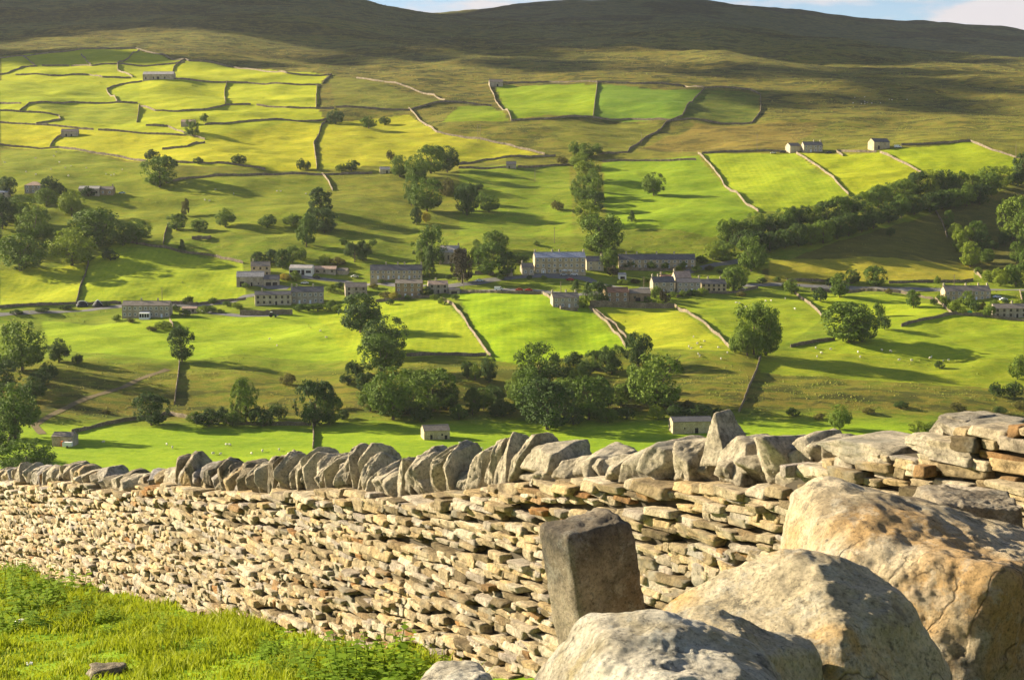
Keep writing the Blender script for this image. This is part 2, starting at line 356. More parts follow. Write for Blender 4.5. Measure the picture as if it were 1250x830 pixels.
ca = tm.color_attributes.new('cover', 'FLOAT_COLOR', 'POINT'); ca.data.foreach_set('color', np.concatenate([Cv.reshape(-1, 3), np.ones((nr*ncol, 1))], 1).astype(np.float32).ravel())
ra = tm.color_attributes.new('rough', 'FLOAT_COLOR', 'POINT'); mw = np.zeros(XX.shape)
for P_ in ([(380,374),(459,369),(537,366),(597,434),(430,445)], [(555,358),(661,360),(719,376),(760,418),(640,445),(600,440)], [(855,188),(970,187),(1036,238),(926,260),(867,202)], [(98,368),(108,321),(145,294),(297,322),(300,365),(207,370)], [(0,330),(105,320),(92,372),(0,376)]): mw[inpoly(XX, YY, [tuple(at(*p)[:2]) for p in P_])] = 1
Rm = np.repeat(Rv.reshape(-1, 1), 4, 1); Rm[:, 1] = mw.ravel()
ra.data.foreach_set('color', Rm.astype(np.float32).ravel())
tag(obj('terrain', tm), 'grassy dale side with fields, rough grazing and moor', None, None, 'structure')

# haze: a thin even layer of evening air inside one closed box
hb = MB(); hb.box((-9500, -70, -260), (9500, 8950, 560)); hm = bpy.data.materials.new('haze'); hm.use_nodes = True; ht = hm.node_tree; ht.nodes.clear()
pv = ht.nodes.new('ShaderNodeVolumePrincipled'); pv.inputs['Color'].default_value = (.86,.9,1,1); pv.inputs['Density'].default_value = HAZE; pv.inputs['Anisotropy'].default_value = .2
ho = ht.nodes.new('ShaderNodeOutputMaterial'); ht.links.new(pv.outputs[0], ho.inputs['Volume'])
if HAZE > 0: tag(obj('haze', hb.data('haze', [hm])), 'thin evening haze in the air over the dale', None, None, 'stuff')

# cloud bank left of the view that shades the upper moor
def cloud(name, blobs, seed):
    V = []; Fs = []; n = 0; ico = bpy.data.meshes.new('t')
    import bmesh
    bm = bmesh.new(); bmesh.ops.create_icosphere(bm, subdivisions=3, radius=1); bm.to_mesh(ico); bm.free()
    iv = np.array([v.co[:] for v in ico.vertices]); fi = np.array([p.vertices[:] for p in ico.polygons])
    for (x, y, z, r, rz) in blobs:
        p = iv*(1+.22*fbm3(iv*1.7+seed+x*.01, 4, seed))[:, None]*np.array([r, r*.8, rz])
        V.append(p+np.array([x, y, z])); Fs.append(fi+n); n += len(iv)
    bpy.data.meshes.remove(ico)
    return mesh(name, np.concatenate(V), np.concatenate(Fs), [M['cloud']], True)
M['cloud'] = simple('cloud', (.85,.85,.87), 1, .03, .002)
rnd = random.Random(4); bl = []
OFF = Vector((S.x/S.z, S.y/S.z))
def shade(px, py, r, hgt=1000):          # a puff of cloud whose shadow falls on this bit of moor
    p = at(px, py); bl.append((p.x+OFF.x*(hgt-p.z), p.y+OFF.y*(hgt-p.z), hgt+rnd.uniform(-15, 40), r, r*.3))
for px in range(-250, 1500, 60):
    for py in (13, 27, 40):
        if rnd.random() < {13: .25, 27: .5, 40: .8}[py]: continue
        q = py + (0 if px < 520 else 22 if px > 900 else 12); shade(px+rnd.uniform(-20, 20), q+rnd.uniform(-3, 3), rnd.uniform(80, 150))
for px in range(540, 1450, 85): shade(px+rnd.uniform(-30, 30), 80+rnd.uniform(-8, 8), rnd.uniform(30, 75))
for px in range(480, 1500, 70):
    for q in (3, 9, 16): shade(px, float(np.interp(px, [510,540,600,700,830,900,950,1030,1130,1250], [26,21,14,4,4,12,15,26,32,42]))+q, 230, 1150)
for px in range(900, 1450, 62): shade(px+rnd.uniform(-20, 20), 112+rnd.uniform(-12, 14), rnd.uniform(28, 46))
for px in range(-150, 650, 110): shade(px+rnd.uniform(-20, 20), 66+rnd.uniform(-3, 3), rnd.uniform(40, 60))
for x in range(-3, 30):
    bl.append((-3800+x*130+rnd.uniform(-60, 60)+OFF.x*0, 3500+rnd.uniform(-200, 500), 1030+rnd.uniform(0, 80), rnd.uniform(250, 380), 110))
tag(obj('cloud', cloud('cloud', bl, 3)), 'long low cloud bank shading the upper moor', 'cloud', None, 'structure')
# ------------------------------------------------------------------ roads, lanes, track
def strip(name, pts, width, m, label, lift=.12):
    W = [at(*p).xy for p in pts]; P = []
    for a, b in zip(W[:-1], W[1:]):
        n = max(2, int((b-a).length/3)); P += [a.lerp(b, i/n) for i in range(n)]
    P.append(W[-1]); V = []; Fs = []
    for i, p in enumerate(P):
        d = (P[min(i+1, len(P)-1)]-P[max(i-1, 0)]).normalized(); nrm = Vector((-d.y, d.x)); ww = width*(.5+.04*math.sin(i*1.3))
        for k in (-1, -.4, .4, 1):
            q = p+nrm*ww*k; V.append((q.x, q.y, float(H(q.x, q.y))+lift))
    for i in range(len(P)-1):
        for k in range(3): Fs.append((i*4+k, i*4+k+1, i*4+k+5, i*4+k+4))
    tag(obj(name, mesh(name, V, Fs, [m], True)), label, None, None, 'structure')
strip('road', [(-120,388),(0,384),(60,381),(120,377),(150,374),(215,373),(285,368),(300,362),(356,357)], 6, M['road'], 'narrow tarmac valley road past the long stone farmhouse')
strip('lane', [(222,384),(245,379),(262,383),(300,386),(340,385)], 4.5, M['road'], 'pale lane in front of the terrace garden wall')
strip('lane', [(352,337),(386,340),(420,344),(462,346),(520,349)], 4.5, M['road'], 'pale lane below the pale workshop')
strip('lane', [(545,350),(585,345),(620,340),(655,337),(700,338),(716,341),(742,349),(770,356)], 6, M['road'], 'pale lane sweeping up past the long inn')
strip('road', [(545,357),(600,355),(660,356),(700,360),(740,357),(784,353),(812,343),(840,332),(875,323),(905,318)], 5.5, M['road'], 'village road climbing behind the red brown cottages')
strip('road', [(905,349),(960,347),(1030,351),(1100,353),(1160,354),(1250,354),(1330,354)], 6, M['road'], 'valley road running right towards the far cottages')
strip('track', [(52,530),(42,519),(60,508),(90,493),(130,479),(170,463),(205,451)], 3.2, M['track'], 'reddish dirt track climbing the rough bank')
strip('track', [(300,345),(330,350),(352,352)], 6, M['road'], 'farmyard apron beside the barn range')

# ------------------------------------------------------------------ field walls
def field_wall(pts, label, h=1.5, th=.48, raw=False):
    rn = random.Random(int(pts[0][0]*7+pts[0][1]*13+len(pts)))
    W = [at(*p).xy for p in pts]; P = []
    for a, b in zip(W[:-1], W[1:]):
        n = max(1, int((b-a).length/1.3)); P += [a.lerp(b, i/n) for i in range(n)]
    P.append(W[-1])
    P = [p+Vector((rn.uniform(-.12, .12), rn.uniform(-.12, .12))) for p in P]
    V = []; Fs = []; n = len(P); slump = rn.uniform(0, 9)
    hz = H(np.array([p.x for p in P]), np.array([p.y for p in P]))
    hs = h*(1+.16*vn2(np.arange(n)*.13+slump, np.zeros(n), 3)+.15*vn2(np.arange(n)*.9, np.zeros(n), 4))
    o = Vector((P[0].x, P[0].y, float(hz[0])))
    for i, p in enumerate(P):
        d = (P[min(i+1, n-1)]-P[max(i-1, 0)]).normalized(); nr_ = Vector((-d.y, d.x))
        for k, zz in ((-1, -.5), (-.78, hs[i]*.8), (-.5, hs[i]), (.5, hs[i]+rn.uniform(-.06, .06)), (.78, hs[i]*.8), (1, -.5)):
            q = p+nr_*th*.5*k*(1 if zz > 0 else 1.15); V.append((q.x-o.x, q.y-o.y, float(hz[i])+zz-o.z))
    for i in range(n-1):
        for k in range(5): Fs.append((i*6+k, (i+1)*6+k, (i+1)*6+k+1, i*6+k+1))
    Fs.append(tuple(range(6))); Fs.append(tuple((n-1)*6+k for k in reversed(range(6))))
    ob = obj('field_wall', mesh('field_wall', V, Fs, [M['fieldwall']]), loc=o)
    tag(ob, label, 'stone wall', 'dry stone walls dividing the fields', 'thing')
    return ob
WALLS = [
 ([(-60,74),(0,72),(28,69),(60,65.5),(90,62.5),(120,60),(165,60),(185,65),(230,75),(285,83),(350,90),(405,92)], 'long topmost wall between the upper left fields and the moor'),
 ([(28,69),(43,81)], 'short pale wall climbing to the moor in the upper left corner'),
 ([(45,81),(12,89),(0,92),(-40,94)], 'dark bent wall at the left edge of the uppermost fields'),
 ([(51,81),(84,81)], 'short straight wall between the two top left fields'), ([(87,81),(112,81),(140,79),(226,77)], 'wall above the long upper barn running to its right'),
 ([(99,67),(105,74),(111,79)], 'faint thin wall between the two top left pastures'),
 ([(170,62),(157,72),(143,78),(144,87),(162,95)], 'crooked wall dropping from the moor left of the long upper barn'),
 ([(19,92),(60,93),(108,92),(125,95),(160,96)], 'nearly level wall left of the long upper barn'),
 ([(228,73),(212,83),(211,88)], 'short wall rising from behind the long upper barn'),
 ([(212,97),(238,99),(302,102),(345,103),(392,105)], 'level wall running right from the long upper barn'),
 ([(174,100),(148,104),(130,110),(134,117),(143,124)], 'hooked wall below and left of the long upper barn'),
 ([(-60,127),(0,127),(26,127)], 'short level wall at the left edge above the small gabled barn'), ([(36,127),(76,127),(90,125.5),(168,126.5)], 'long level wall across the middle of the upper left fields'),
 ([(36,127),(24,136)], 'tiny link wall near the left edge of the upper fields'),
 ([(-60,135),(0,136),(40,138),(72,142),(74,147),(62,149),(44,152)], 'wall curling round the end of a small upper left field'),
 ([(-60,149),(0,150.5),(62,154),(114,159)], 'long wall just above the small gabled barn'), ([(120,159.5),(172,163.5),(228,166)], 'long wall running right of the small gabled barn'),
 ([(-60,175),(0,177),(72,181),(112,187),(150,193),(180,198)], 'long wall below the small gabled barn reaching the round tree'),
 ([(75,166),(66,172),(61,180)], 'short wall dropping from the small gabled barn'),
 ([(170,128),(169,139),(167,150)], 'short upright wall at the middle of the upper left fields'),
 ([(172,131),(190,136),(216,137),(250,135),(276,129),(306,128)], 'sagging wall below the two hedged upper pastures'), ([(313,129),(350,132),(386,133),(408,133)], 'level wall between the upper pasture and the long bank'),
 ([(277,101),(274,112),(275,127)], 'upright wall between the two middle upper pastures'),
 ([(387,105),(386,118),(386,132)], 'upright wall closing the right end of the upper pastures'),
 ([(404,92),(394,103)], 'short dark wall at the top right corner of the upper pastures'),
 ([(250,153),(290,150),(330,147),(400,146)], 'low wall along the long bank right of the roofed field barn'),
 ([(397,148),(390,163),(383,176),(385,190),(387,207)], 'kinked wall down the right side of the big yellow pasture'),
 ([(178,154),(205,155),(225,163),(250,171)], 'thin pale wall sloping down past the roofed field barn'),
 ([(198,183),(228,180),(250,175)], 'short wall right of the round tree in the yellow pasture'),
 ([(212,199),(250,200),(290,202),(324,208)], 'wall along the foot of the big yellow pasture'), ([(202,224),(225,219),(256,216),(324,214),(391,214),(455,212)], 'long dark wall below the big yellow pasture'),
 ([(393,213),(401,222),(406,233)], 'short pale wall above the dark clump of trees'),
 ([(410,132),(450,133),(499,135),(543,125),(565,126),(600,130)], 'wavy wall below the humped rough field left of the corner barn'), ([(435,96),(470,101),(500,108),(530,117),(543,123)], 'faint wall over the brow of the humped rough field'),
 ([(499,133),(508,142),(515,150),(533,162),(575,170),(617,177),(665,189)], 'pale tumbled wall slanting down beside the twin poles'),
 ([(597,103),(600,112),(604,121),(612,133),(624,148)], 'pale wall down the left side of the square green enclosure'),
 ([(614,102),(670,101),(729,101),(780,103),(835,106),(860,108),(914,110),(928,116),(929,126),(928,138),(918,151)], 'long wall round the top of the three green enclosures'),
 ([(624,148),(670,146),(719,143.5),(770,146),(820,148),(870,150),(918,151)], 'long wall along the foot of the three green enclosures'),
 ([(729,101),(727,120),(724,143)], 'upright wall between the first and second green enclosures'),
 ([(860,109),(847,122),(833,142),(813,150),(796,165),(769,182),(766,187)], 'dark wall sweeping down from the third green enclosure'),
 ([(558,202),(590,196),(624,192),(678,191)], 'wall above the small square hut left of the wooded gill'), ([(632,205),(660,204),(695,202)], 'low wall right of the small square hut'), ([(560,206),(590,207),(618,205)], 'low wall left of the small square hut'),
 ([(732,188),(766,187)], 'short wall reaching the top of the wooded gill'), ([(735,198),(790,197),(850,196)], 'level wall right of the top of the wooded gill'),
 ([(852,188),(867,202),(879,217),(891,233),(908,247),(926,260)], 'long pale wall slanting down the left side of the bright right field'),
 ([(857,188),(895,186),(931,185),(960,186)], 'level wall left of the lone farmhouse'),
 ([(972,188),(990,199),(1005,209),(1020,222),(1036,238)], 'pale wall slanting down in front of the lone farmhouse'),
 ([(1022,185),(1045,186),(1070,186)], 'level wall between the lone farmhouse and the gabled high barn'), ([(1021,186),(1029,191)], 'stub of wall right of the lone farmhouse'),
 ([(1074,187),(1095,196),(1115,206),(1137,218)], 'pale wall slanting down from the gabled high barn'),
 ([(1100,178),(1140,176),(1184,173)], 'level wall right of the gabled high barn'), ([(1184,173),(1211,184),(1240,193),(1300,210)], 'pale wall slanting to the right edge above the gully wood'),
 ([(108,321),(100,345),(93,371)], 'upright wall between the two bright left village fields'),
 ([(145,294),(180,300),(216,307),(256,312),(297,322)], 'wall along the top of the bright left village field'),
 ([(205,275),(199,299)], 'short upright wall above the bright left village field'),
 ([(-60,378),(0,376),(50,373),(91,371),(148,371)], 'roadside wall at the left edge of the village'), ([(209,371),(243,372),(270,369),(300,366)], 'roadside wall right of the long stone farmhouse'),
 ([(207,392),(211,398),(214,405)], 'short pale wall below the long stone farmhouse'),
 ([(219,441),(217,465),(213,494)], 'thin upright wall below the lone round tree'),
 ([(206,506),(170,512),(128,519),(88,529)], 'pale wall along the foot of the rough bank by the roofless barn'), ([(206,506),(240,512),(285,518),(380,519)], 'dark wall under the row of trees on the bank foot'),
 ([(382,519),(383,532),(382,548)], 'short upright wall crossing the valley floor'),
 ([(537,366),(553,373),(567,390),(590,425),(599,436)], 'pale winding wall between the two brightest village fields'), ([(496,435),(540,434),(594,434)], 'level wall at the foot of the mown village field'),
 ([(459,369),(500,365),(532,362)], 'garden wall below the tall brown house'),
 ([(563,357),(610,358),(661,359)], 'roadside wall above the mown field behind the white van'),
 ([(663,359),(674,367),(685,378)], 'bright wall dropping past the white gabled roadside cottage'), ([(685,378),(705,380)], 'short wall under the white gabled roadside cottage'),
 ([(719,376),(735,386),(752,398),(760,408),(768,420)], 'pale broken wall left of the yellow green pasture'), ([(722,379),(740,393),(757,412),(764,424)], 'second wall of the walled lane left of the yellow green pasture'),
 ([(824,374),(842,384),(860,395),(878,411),(892,426)], 'pale wall slanting between the yellow pasture and the sheep field'),
 ([(970,358),(987,371),(1004,388)], 'pale wall slanting down to the broad tree on the right'),
 ([(990,355),(1050,356),(1100,358),(1140,366)], 'wall below the road left of the far cottages'), ([(1142,366),(1152,375),(1162,384)], 'bright short wall left of the far cottage gardens'),
 ([(1100,399),(1115,394),(1134,390),(1165,384),(1200,386),(1250,392),(1320,396)], 'dark curved wall below the far cottage gardens'),
 ([(965,424),(990,419),(1019,415)], 'grassy low wall left of the broad dark tree'),
 ([(929,436),(921,459),(912,480),(902,503)], 'thin dark wall down the bank below the big twin tree'),
 ([(1085,346),(1130,345),(1188,343)], 'upper road wall above the far cottages'), ([(1189,332),(1194,336),(1199,340)], 'tiny bright wall at the foot of the right hand trees'),
 ([(1245,356),(1248,371)], 'short bright wall at the right edge by the far cottages'), ([(1145,253),(1158,248),(1172,243)], 'short pale wall under the gully wood'),
 ([(1142,258),(1150,272),(1156,290)], 'thin dark wall left of the right hand trees'),
 ([(960,343),(1000,344),(1040,346)], 'low wall above the valley road beside the round bushes'),
 ([(10,510),(14,528),(8,548)], 'crooked wall at the left edge under the big tree'),
]
for p, l in WALLS: field_wall(p, l)
g = field_wall([(720,375),(770,376),(823,376)], 'tall level garden wall below the red brown cottages', 3.0, .7)
g = field_wall([(293,385),(320,385),(357,384)], 'tall terrace wall holding up the yard of the pale long house', 2.7, .7)
g = field_wall([(756,329),(800,331),(845,328)], 'garden wall in front of the long slate terrace', 1.6, .6)
g = field_wall([(580,335),(603,336)], 'wall under the great tree left of the inn', 2.0, .6)
g = field_wall([(826,363),(860,358),(905,356),(925,352)], 'garden wall below the stone cottage row', 1.4, .6)

# ------------------------------------------------------------------ buildings
def bwall(name, a, b, c): return wallstone(name, a, b, c, .45, False, .03)
BM = {'warm': bwall('house_stone_warm', (.34,.265,.16), (.42,.34,.21), (.50,.41,.27)), 'grey': bwall('house_stone_grey', (.27,.23,.17), (.35,.30,.225), (.43,.37,.28)),
      'pale': bwall('house_stone_pale', (.36,.31,.21), (.45,.39,.27), (.52,.46,.33)), 'brown': bwall('house_stone_brown', (.22,.15,.085), (.30,.21,.12), (.37,.26,.15)),
      'white': simple('white_render', (.74,.71,.64), .9, .06)}
def roofm(name, c, vx=.25):
    m, t, b = mat(name, .7); P = N(t, 'ShaderNodeTexCoord').outputs['Object']
    br = N(t, 'ShaderNodeTexBrick'); t.links.new(P, br.inputs['Vector']); br.inputs['Scale'].default_value = 1.0; br.inputs['Brick Width'].default_value = .6; br.inputs['Row Height'].default_value = .33; br.inputs['Mortar Size'].default_value = .02
    br.inputs['Color1'].default_value = tuple(x*.85 for x in c)+(1,); br.inputs['Color2'].default_value = tuple(x*1.15 for x in c)+(1,); br.inputs['Mortar'].default_value = tuple(x*.5 for x in c)+(1,)
    cc = mixc(t, 1, br.outputs['Color'], ramp(t, noise(t, .5, 6, .7, P), [(.3, G3(.72)), (.7, G3(1.28))]), 'MULTIPLY'); t.links.new(cc, b.inputs['Base Color']); return m
RM = {'slate': roofm('roof_slate', (.125,.12,.125)), 'stone': roofm('roof_stone_flag', (.21,.18,.15)), 'blue': roofm('roof_blue_slate', (.24,.27,.36)), 'red': roofm('roof_red_brown', (.22,.12,.08)),
      'pink': roofm('roof_pale_tile', (.42,.30,.23)), 'pale': roofm('roof_pale_sheet', (.40,.37,.35))}
M['white'] = simple('white_paint', (.78,.78,.76), .5, .05); M['glass'] = simple('dark_glass', (.02,.024,.03), .12, .1); M['door'] = simple('door_blue_white', (.62,.66,.72), .5, .05)
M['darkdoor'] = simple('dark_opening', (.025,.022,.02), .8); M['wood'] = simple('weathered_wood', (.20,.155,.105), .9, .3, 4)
def win_me(wd, ht, frame):
    k = ('w', round(wd, 2), round(ht, 2), frame)
    if k not in _wc:
        m = MB(); t = .15
        m.box((-wd/2-t, -.06, -t), (wd/2+t, .02, 0)); m.box((-wd/2-t, -.06, ht), (wd/2+t, .02, ht+t)); m.box((-wd/2-t, -.06, 0), (-wd/2, .02, ht)); m.box((wd/2, -.06, 0), (wd/2+t, .02, ht))
        m.box((-.045, -.05, 0), (.045, .015, ht)); m.box((-wd/2, -.045, ht*.5-.035), (-.045, .012, ht*.5+.035)); m.box((.045, -.045, ht*.5-.035), (wd/2, .012, ht*.5+.035))
        q = MB(); q.box((-wd/2, -.02, 0), (wd/2, .01, ht))
        _wc[k] = (m.data('window', [M['white'] if frame else M['wood']]), q.data('pane', [M['glass']]))
    return _wc[k]
_wc = {}
LAND = []      # landmarks for describing what stands near them
def house(name, label, cat, x0, x1, ridge, eave, base, dep=7.0, rot=0, wall='warm', roof='slate', floors=2, cols=4, doors=(), chim=(), frame=1, lm=None, hip=False, group=None, openings=(), wsize=(1.0, 1.25), lean=False):
    c = at((x0+x1)/2, base); D = c.y; r = R(rot)
    wid = (x1-x0)*(D*cP-c.z*sP)/F/math.cos(r)
    _, te = ray((x0+x1)/2, eave); _, tr = ray((x0+x1)/2, ridge)
    he = te*D - c.z; hr = tr*(D+dep/2) - c.z
    he = max(he, 1.9); hr = max(hr, he+.8)
    ctr = Vector((c.x, c.y, 0)) + Vector((-math.sin(r), math.cos(r), 0))*dep/2
    root = empty(name, (ctr.x, ctr.y, c.z), r); tag(root, label, cat, group)
    if lm: LAND.append(((x0+x1)/2, (ridge+base)/2, lm))
    hw, hd = wid/2, dep/2
    b = MB(); V = [(-hw,-hd,-3),(hw,-hd,-3),(hw,hd,-3),(-hw,hd,-3),(-hw,-hd,he),(hw,-hd,he),(hw,hd,he),(-hw,hd,he)]
    if hip: b.add(V, [(0,1,5,4),(1,2,6,5),(2,3,7,6),(3,0,4,7),(4,5,6,7)])
    elif lean: b.add(V[:6]+[(hw,hd,hr),(-hw,hd,hr)], [(0,1,5,4),(1,2,6,5),(2,3,7,6),(3,0,4,7),(4,5,6,7)])
    else: b.add(V+[(-hw,0,hr),(hw,0,hr)], [(0,1,5,4),(1,2,6,9,5),(2,3,7,6),(3,0,4,8,7)])
    obj('wall', b.data('wall', [BM[wall]]), root)
    rf = MB(); th = .16; oh = .3; oe = .12
    if hip:
        k = hd; A = [(-hw-oh,-hd-oh,he),(hw+oh,-hd-oh,he),(hw+oh,hd+oh,he),(-hw-oh,hd+oh,he),(-hw+k,0,hr),(hw-k,0,hr)]
        rf.add([(x, y, z+.02) for x, y, z in A], [(0,1,5,4),(1,2,5),(2,3,4,5),(3,0,4),(3,2,1,0)])
    elif lean:
        rf.add([(-hw-oe,-hd-oh,he-.05),(hw+oe,-hd-oh,he-.05),(hw+oe,hd+.05,hr+.02),(-hw-oe,hd+.05,hr+.02),(-hw-oe,-hd-oh,he+th),(hw+oe,-hd-oh,he+th),(hw+oe,hd+.05,hr+th+.05),(-hw-oe,hd+.05,hr+th+.05)], [(0,3,2,1),(4,5,6,7),(0,1,5,4),(1,2,6,5),(2,3,7,6),(3,0,4,7)])
    else:
        sl = (hr-he)/hd
        for s in (-1, 1):
            A = [(-hw-oe, s*(hd+oh), he-sl*oh+.02), (hw+oe, s*(hd+oh), he-sl*oh+.02), (hw+oe, 0, hr+.02), (-hw-oe, 0, hr+.02)]
            T = [(x, y, z+th) for x, y, z in A]; fs = [(0,3,2,1),(4,5,6,7),(0,1,5,4),(1,2,6,5),(3,0,4,7)]
            if s > 0: fs = [tuple(reversed(f)) for f in fs]
            rf.add(A+T, fs)
        rf.box((-hw-oe-.02, -.13, hr+th-.03), (hw+oe+.02, .13, hr+th+.09))
    ro = obj('roof', rf.data('roof', [RM[roof]]), root)
    for u in chim:
        cx = -hw+u*wid; cx = min(max(cx, -hw+.42), hw-.42); q = MB(); q.box((cx-.42, -.33, hr-.7), (cx+.42, .33, hr+1.25)); q.box((cx-.5, -.41, hr+1.25), (cx+.5, .41, hr+1.4))
        for px_ in (-.2, .2): q.tube([(cx+px_, 0, hr+1.38), (cx+px_, 0, hr+1.8)], [.13, .11], 8)
        obj('chimney', q.data('chimney', [BM['pale'] if wall != 'white' else BM['white']]), ro)
    ww, wh = wsize; fh = he/floors
    for f in range(floors):
        for k in range(cols):
            if f == 0 and k in doors: continue
            u = (k+.5)/cols; me_w, me_p = win_me(ww, wh if fh > 2.2 else wh*.7, frame)
            wo_ = obj('window', me_w, root, (-hw+u*wid, -hd, f*fh + fh*.34)); obj('pane', me_p, wo_)
    for k in doors:
        u = (k+.5)/cols; q = MB(); q.box((-.5, -.07, 0), (.5, .02, 2.05)); do = obj('door', q.data('door', [M['door'] if frame else M['darkdoor']]), root, (-hw+u*wid, -hd, .02))
        q = MB(); q.box((.32, -.11, 1.0), (.40, -.07, 1.12)); obj('handle', q.data('handle', [M['darkdoor']]), do)
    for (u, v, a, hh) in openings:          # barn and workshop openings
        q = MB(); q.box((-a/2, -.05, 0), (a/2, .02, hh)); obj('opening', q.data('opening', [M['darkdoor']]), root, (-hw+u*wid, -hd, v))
    return root, wid, he, hr, hd
HB = house
HB('farmhouse', 'long stone farmhouse with white conservatory beside the valley road at left', 'house', 149, 207, 367.5, 373, 388, 8, 0, 'grey', 'stone', 2, 9, (7,), (.38, .73), 1, 'the long roadside farmhouse')
HB('farmhouse', 'tall pale stone farmhouse rising behind the wide farm barn', 'house', 306.5, 329.5, 319.5, 325, 337, 7, 6, 'warm', 'stone', 2, 3, (), (.1,), 0, 'the tall farmhouse')
HB('barn', 'wide stone farm barn with pale roof beside the bright field', 'barn', 289, 322, 331.5, 338, 349.5, 8, 6, 'grey', 'pale', 1, 0, (), (), 0, 'the wide farm barn', openings=((.2,0,2.4,2.6),(.55,.1,.9,2),(.8,1.2,.8,.7)))
HB('barn', 'low grey cart shed joined right of the wide farm barn', 'barn', 322, 341, 336, 341, 349, 6, 6, 'grey', 'slate', 1, 0, (), (), 0, None, openings=((.3,0,3.0,2.0),(.72,0,2.6,2.0)))
HB('workshop', 'pale open fronted workshop with white posts above the lane', 'workshop', 353, 381, 323.5, 327.5, 336, 8, -4, 'white', 'pale', 1, 0, (), (), 0, 'the pale workshop', openings=((.12,0,2.6,2.9),(.37,1.2,3,1.6),(.60,0,1.8,3.1),(.84,1.2,3,1.5)))
HB('shed', 'long low stone shed with pinkish roof right of the workshop', 'shed', 382, 410, 325, 328.5, 334.5, 6, -4, 'grey', 'pink', 1, 3, (), (), 0, None, openings=((.2,.9,1.6,.9),))
HB('hut', 'small tumbled grey stone hut right of the pinkish roofed shed', 'hut', 411.5, 424, 327.5, 330.5, 335.5, 5, -10, 'grey', 'stone', 1, 0, (), (), 0)
HB('cottage', 'long pale stone house with dark windows and sunlit left gable', 'house', 312, 355, 355.5, 360, 372.5, 7, 10, 'pale', 'slate', 2, 6, (3,), (.2,), 0, 'the pale long house')
HB('cottage', 'tall grey house with white windows joined to the pale long house', 'house', 356, 395, 350, 356.3, 371, 7.5, 8, 'grey', 'slate', 2, 6, (1, 3), (.02, .17, .68), 1, 'the tall grey house')
HB('terrace_house', 'long terrace of grey cottages with white doors above the brown house', 'terrace', 452, 515.5, 323.5, 330, 341, 7, 3, 'warm', 'slate', 2, 10, (1, 3, 5, 7), (.3, .53, .66, .98), 1, 'the grey terrace')
HB('chapel', 'plain grey chapel with pale roof behind the pine tree', 'chapel', 536, 559, 300, 308, 322, 9, -8, 'grey', 'pale', 1, 3, (), (.97,), 0, 'the plain chapel', wsize=(.9, 2.6))
HB('chapel_annexe', 'low annexe at the right end of the plain chapel', 'annexe', 559.5, 568, 304.5, 309, 322, 6, -8, 'grey', 'stone', 1, 1, (), (), 0)
HB('barn', 'grey roofed stone barn with sunlit gable left of the tall brown house', 'barn', 422, 448, 345, 350.5, 361.5, 8, 10, 'grey', 'stone', 2, 3, (), (), 0, 'the gabled village barn', openings=((.55,0,1.2,2.4),))
HB('tall_house', 'tall brown three storey house with white windows in mid village', 'house', 482.5, 515.5, 341.5, 346, 363, 8, 0, 'brown', 'stone', 3, 4, (1, 2), (.36, .95), 1, 'the tall brown house')
HB('cottage', 'small cottage with pink grey roof right of the tall brown house', 'house', 523.5, 547, 342.7, 347.5, 358.5, 7, 9, 'grey', 'pink', 2, 3, (1,), (.4,), 0, 'the pink roofed cottage')
HB('shed', 'dark low lean to shed right of the small pink roofed cottage', 'shed', 548, 561, 352, 354, 359, 4, 0, 'grey', 'slate', 1, 0, (), (), 0, None, lean=True, openings=((.5,0,3.2,1.6),))
HB('cottage', 'small stone outbuilding with bright gable tip left of the inn', 'outbuilding', 638, 652, 321.5, 326.5, 336.5, 7, 12, 'grey', 'stone', 1, 2, (), (.0,), 1, None)
inn = HB('inn', 'long three storey inn with pale blue slate roof and white arched door', 'inn', 653, 715, 308, 314.5, 334.5, 9, 7, 'warm', 'blue', 3, 9, (1,), (.02, .36, .5, .98), 1, 'the long inn')
HB('cottage', 'two storey stone cottage joined to the right end of the inn', 'house', 716, 737, 313, 319, 330.5, 7.5, 10, 'pale', 'slate', 2, 2, (), (.98,), 1, 'the inn cottage')
HB('terrace_house', 'very long low slate roofed terrace right of the inn', 'terrace', 755.5, 849, 310.5, 317, 328, 7, 2, 'warm', 'slate', 2, 13, (2, 5, 8, 11), (.1, .24, .5, .73), 1, 'the long slate terrace')
HB('cottage', 'roadside cottage with white sunlit gable below the village road', 'house', 675, 707, 357.3, 363.5, 376, 7.5, 10, 'grey', 'stone', 2, 4, (2,), (.02, .55, .92), 1, 'the white gabled roadside cottage')
HB('cottage', 'red brown cottage with tall yellow chimney gable above garden wall', 'house', 739, 768, 351, 357, 369.5, 7, 10, 'brown', 'red', 2, 3, (), (.02,), 1, 'the red brown cottage')
HB('outbuilding', 'dark cottage wing with brown roof joined right of the red brown cottage', 'outbuilding', 768.5, 794, 353, 358, 368, 6, 0, 'brown', 'stone', 1, 2, (), (), 0, None, openings=((.4,0,2.6,2.0),))
HB('cottage', 'grey house with bright white left gable and white windows', 'house', 797, 824, 338, 344.5, 357, 7, 10, 'grey', 'slate', 2, 3, (1,), (.03, .3), 1, 'the white gabled house')
HB('cottage', 'cottage with red roof peeping over the white gabled house', 'house', 807, 823, 335.5, 339, 348, 6, 6, 'warm', 'red', 1, 0, (), (.05,), 0)
HB('cottage', 'tan roofed cottage with tall sunlit gable right of the white gabled house', 'house', 824, 844, 331.5, 339, 352, 8, 10, 'pale', 'pink', 2, 0, (), (.05,), 0, None)
HB('cottage', 'stone cottage with ivy and white windows in the right hand row', 'house', 826.5, 855.5, 340, 345, 357, 7, 4, 'grey', 'slate', 2, 4, (2,), (.97,), 1, 'the ivy cottage')
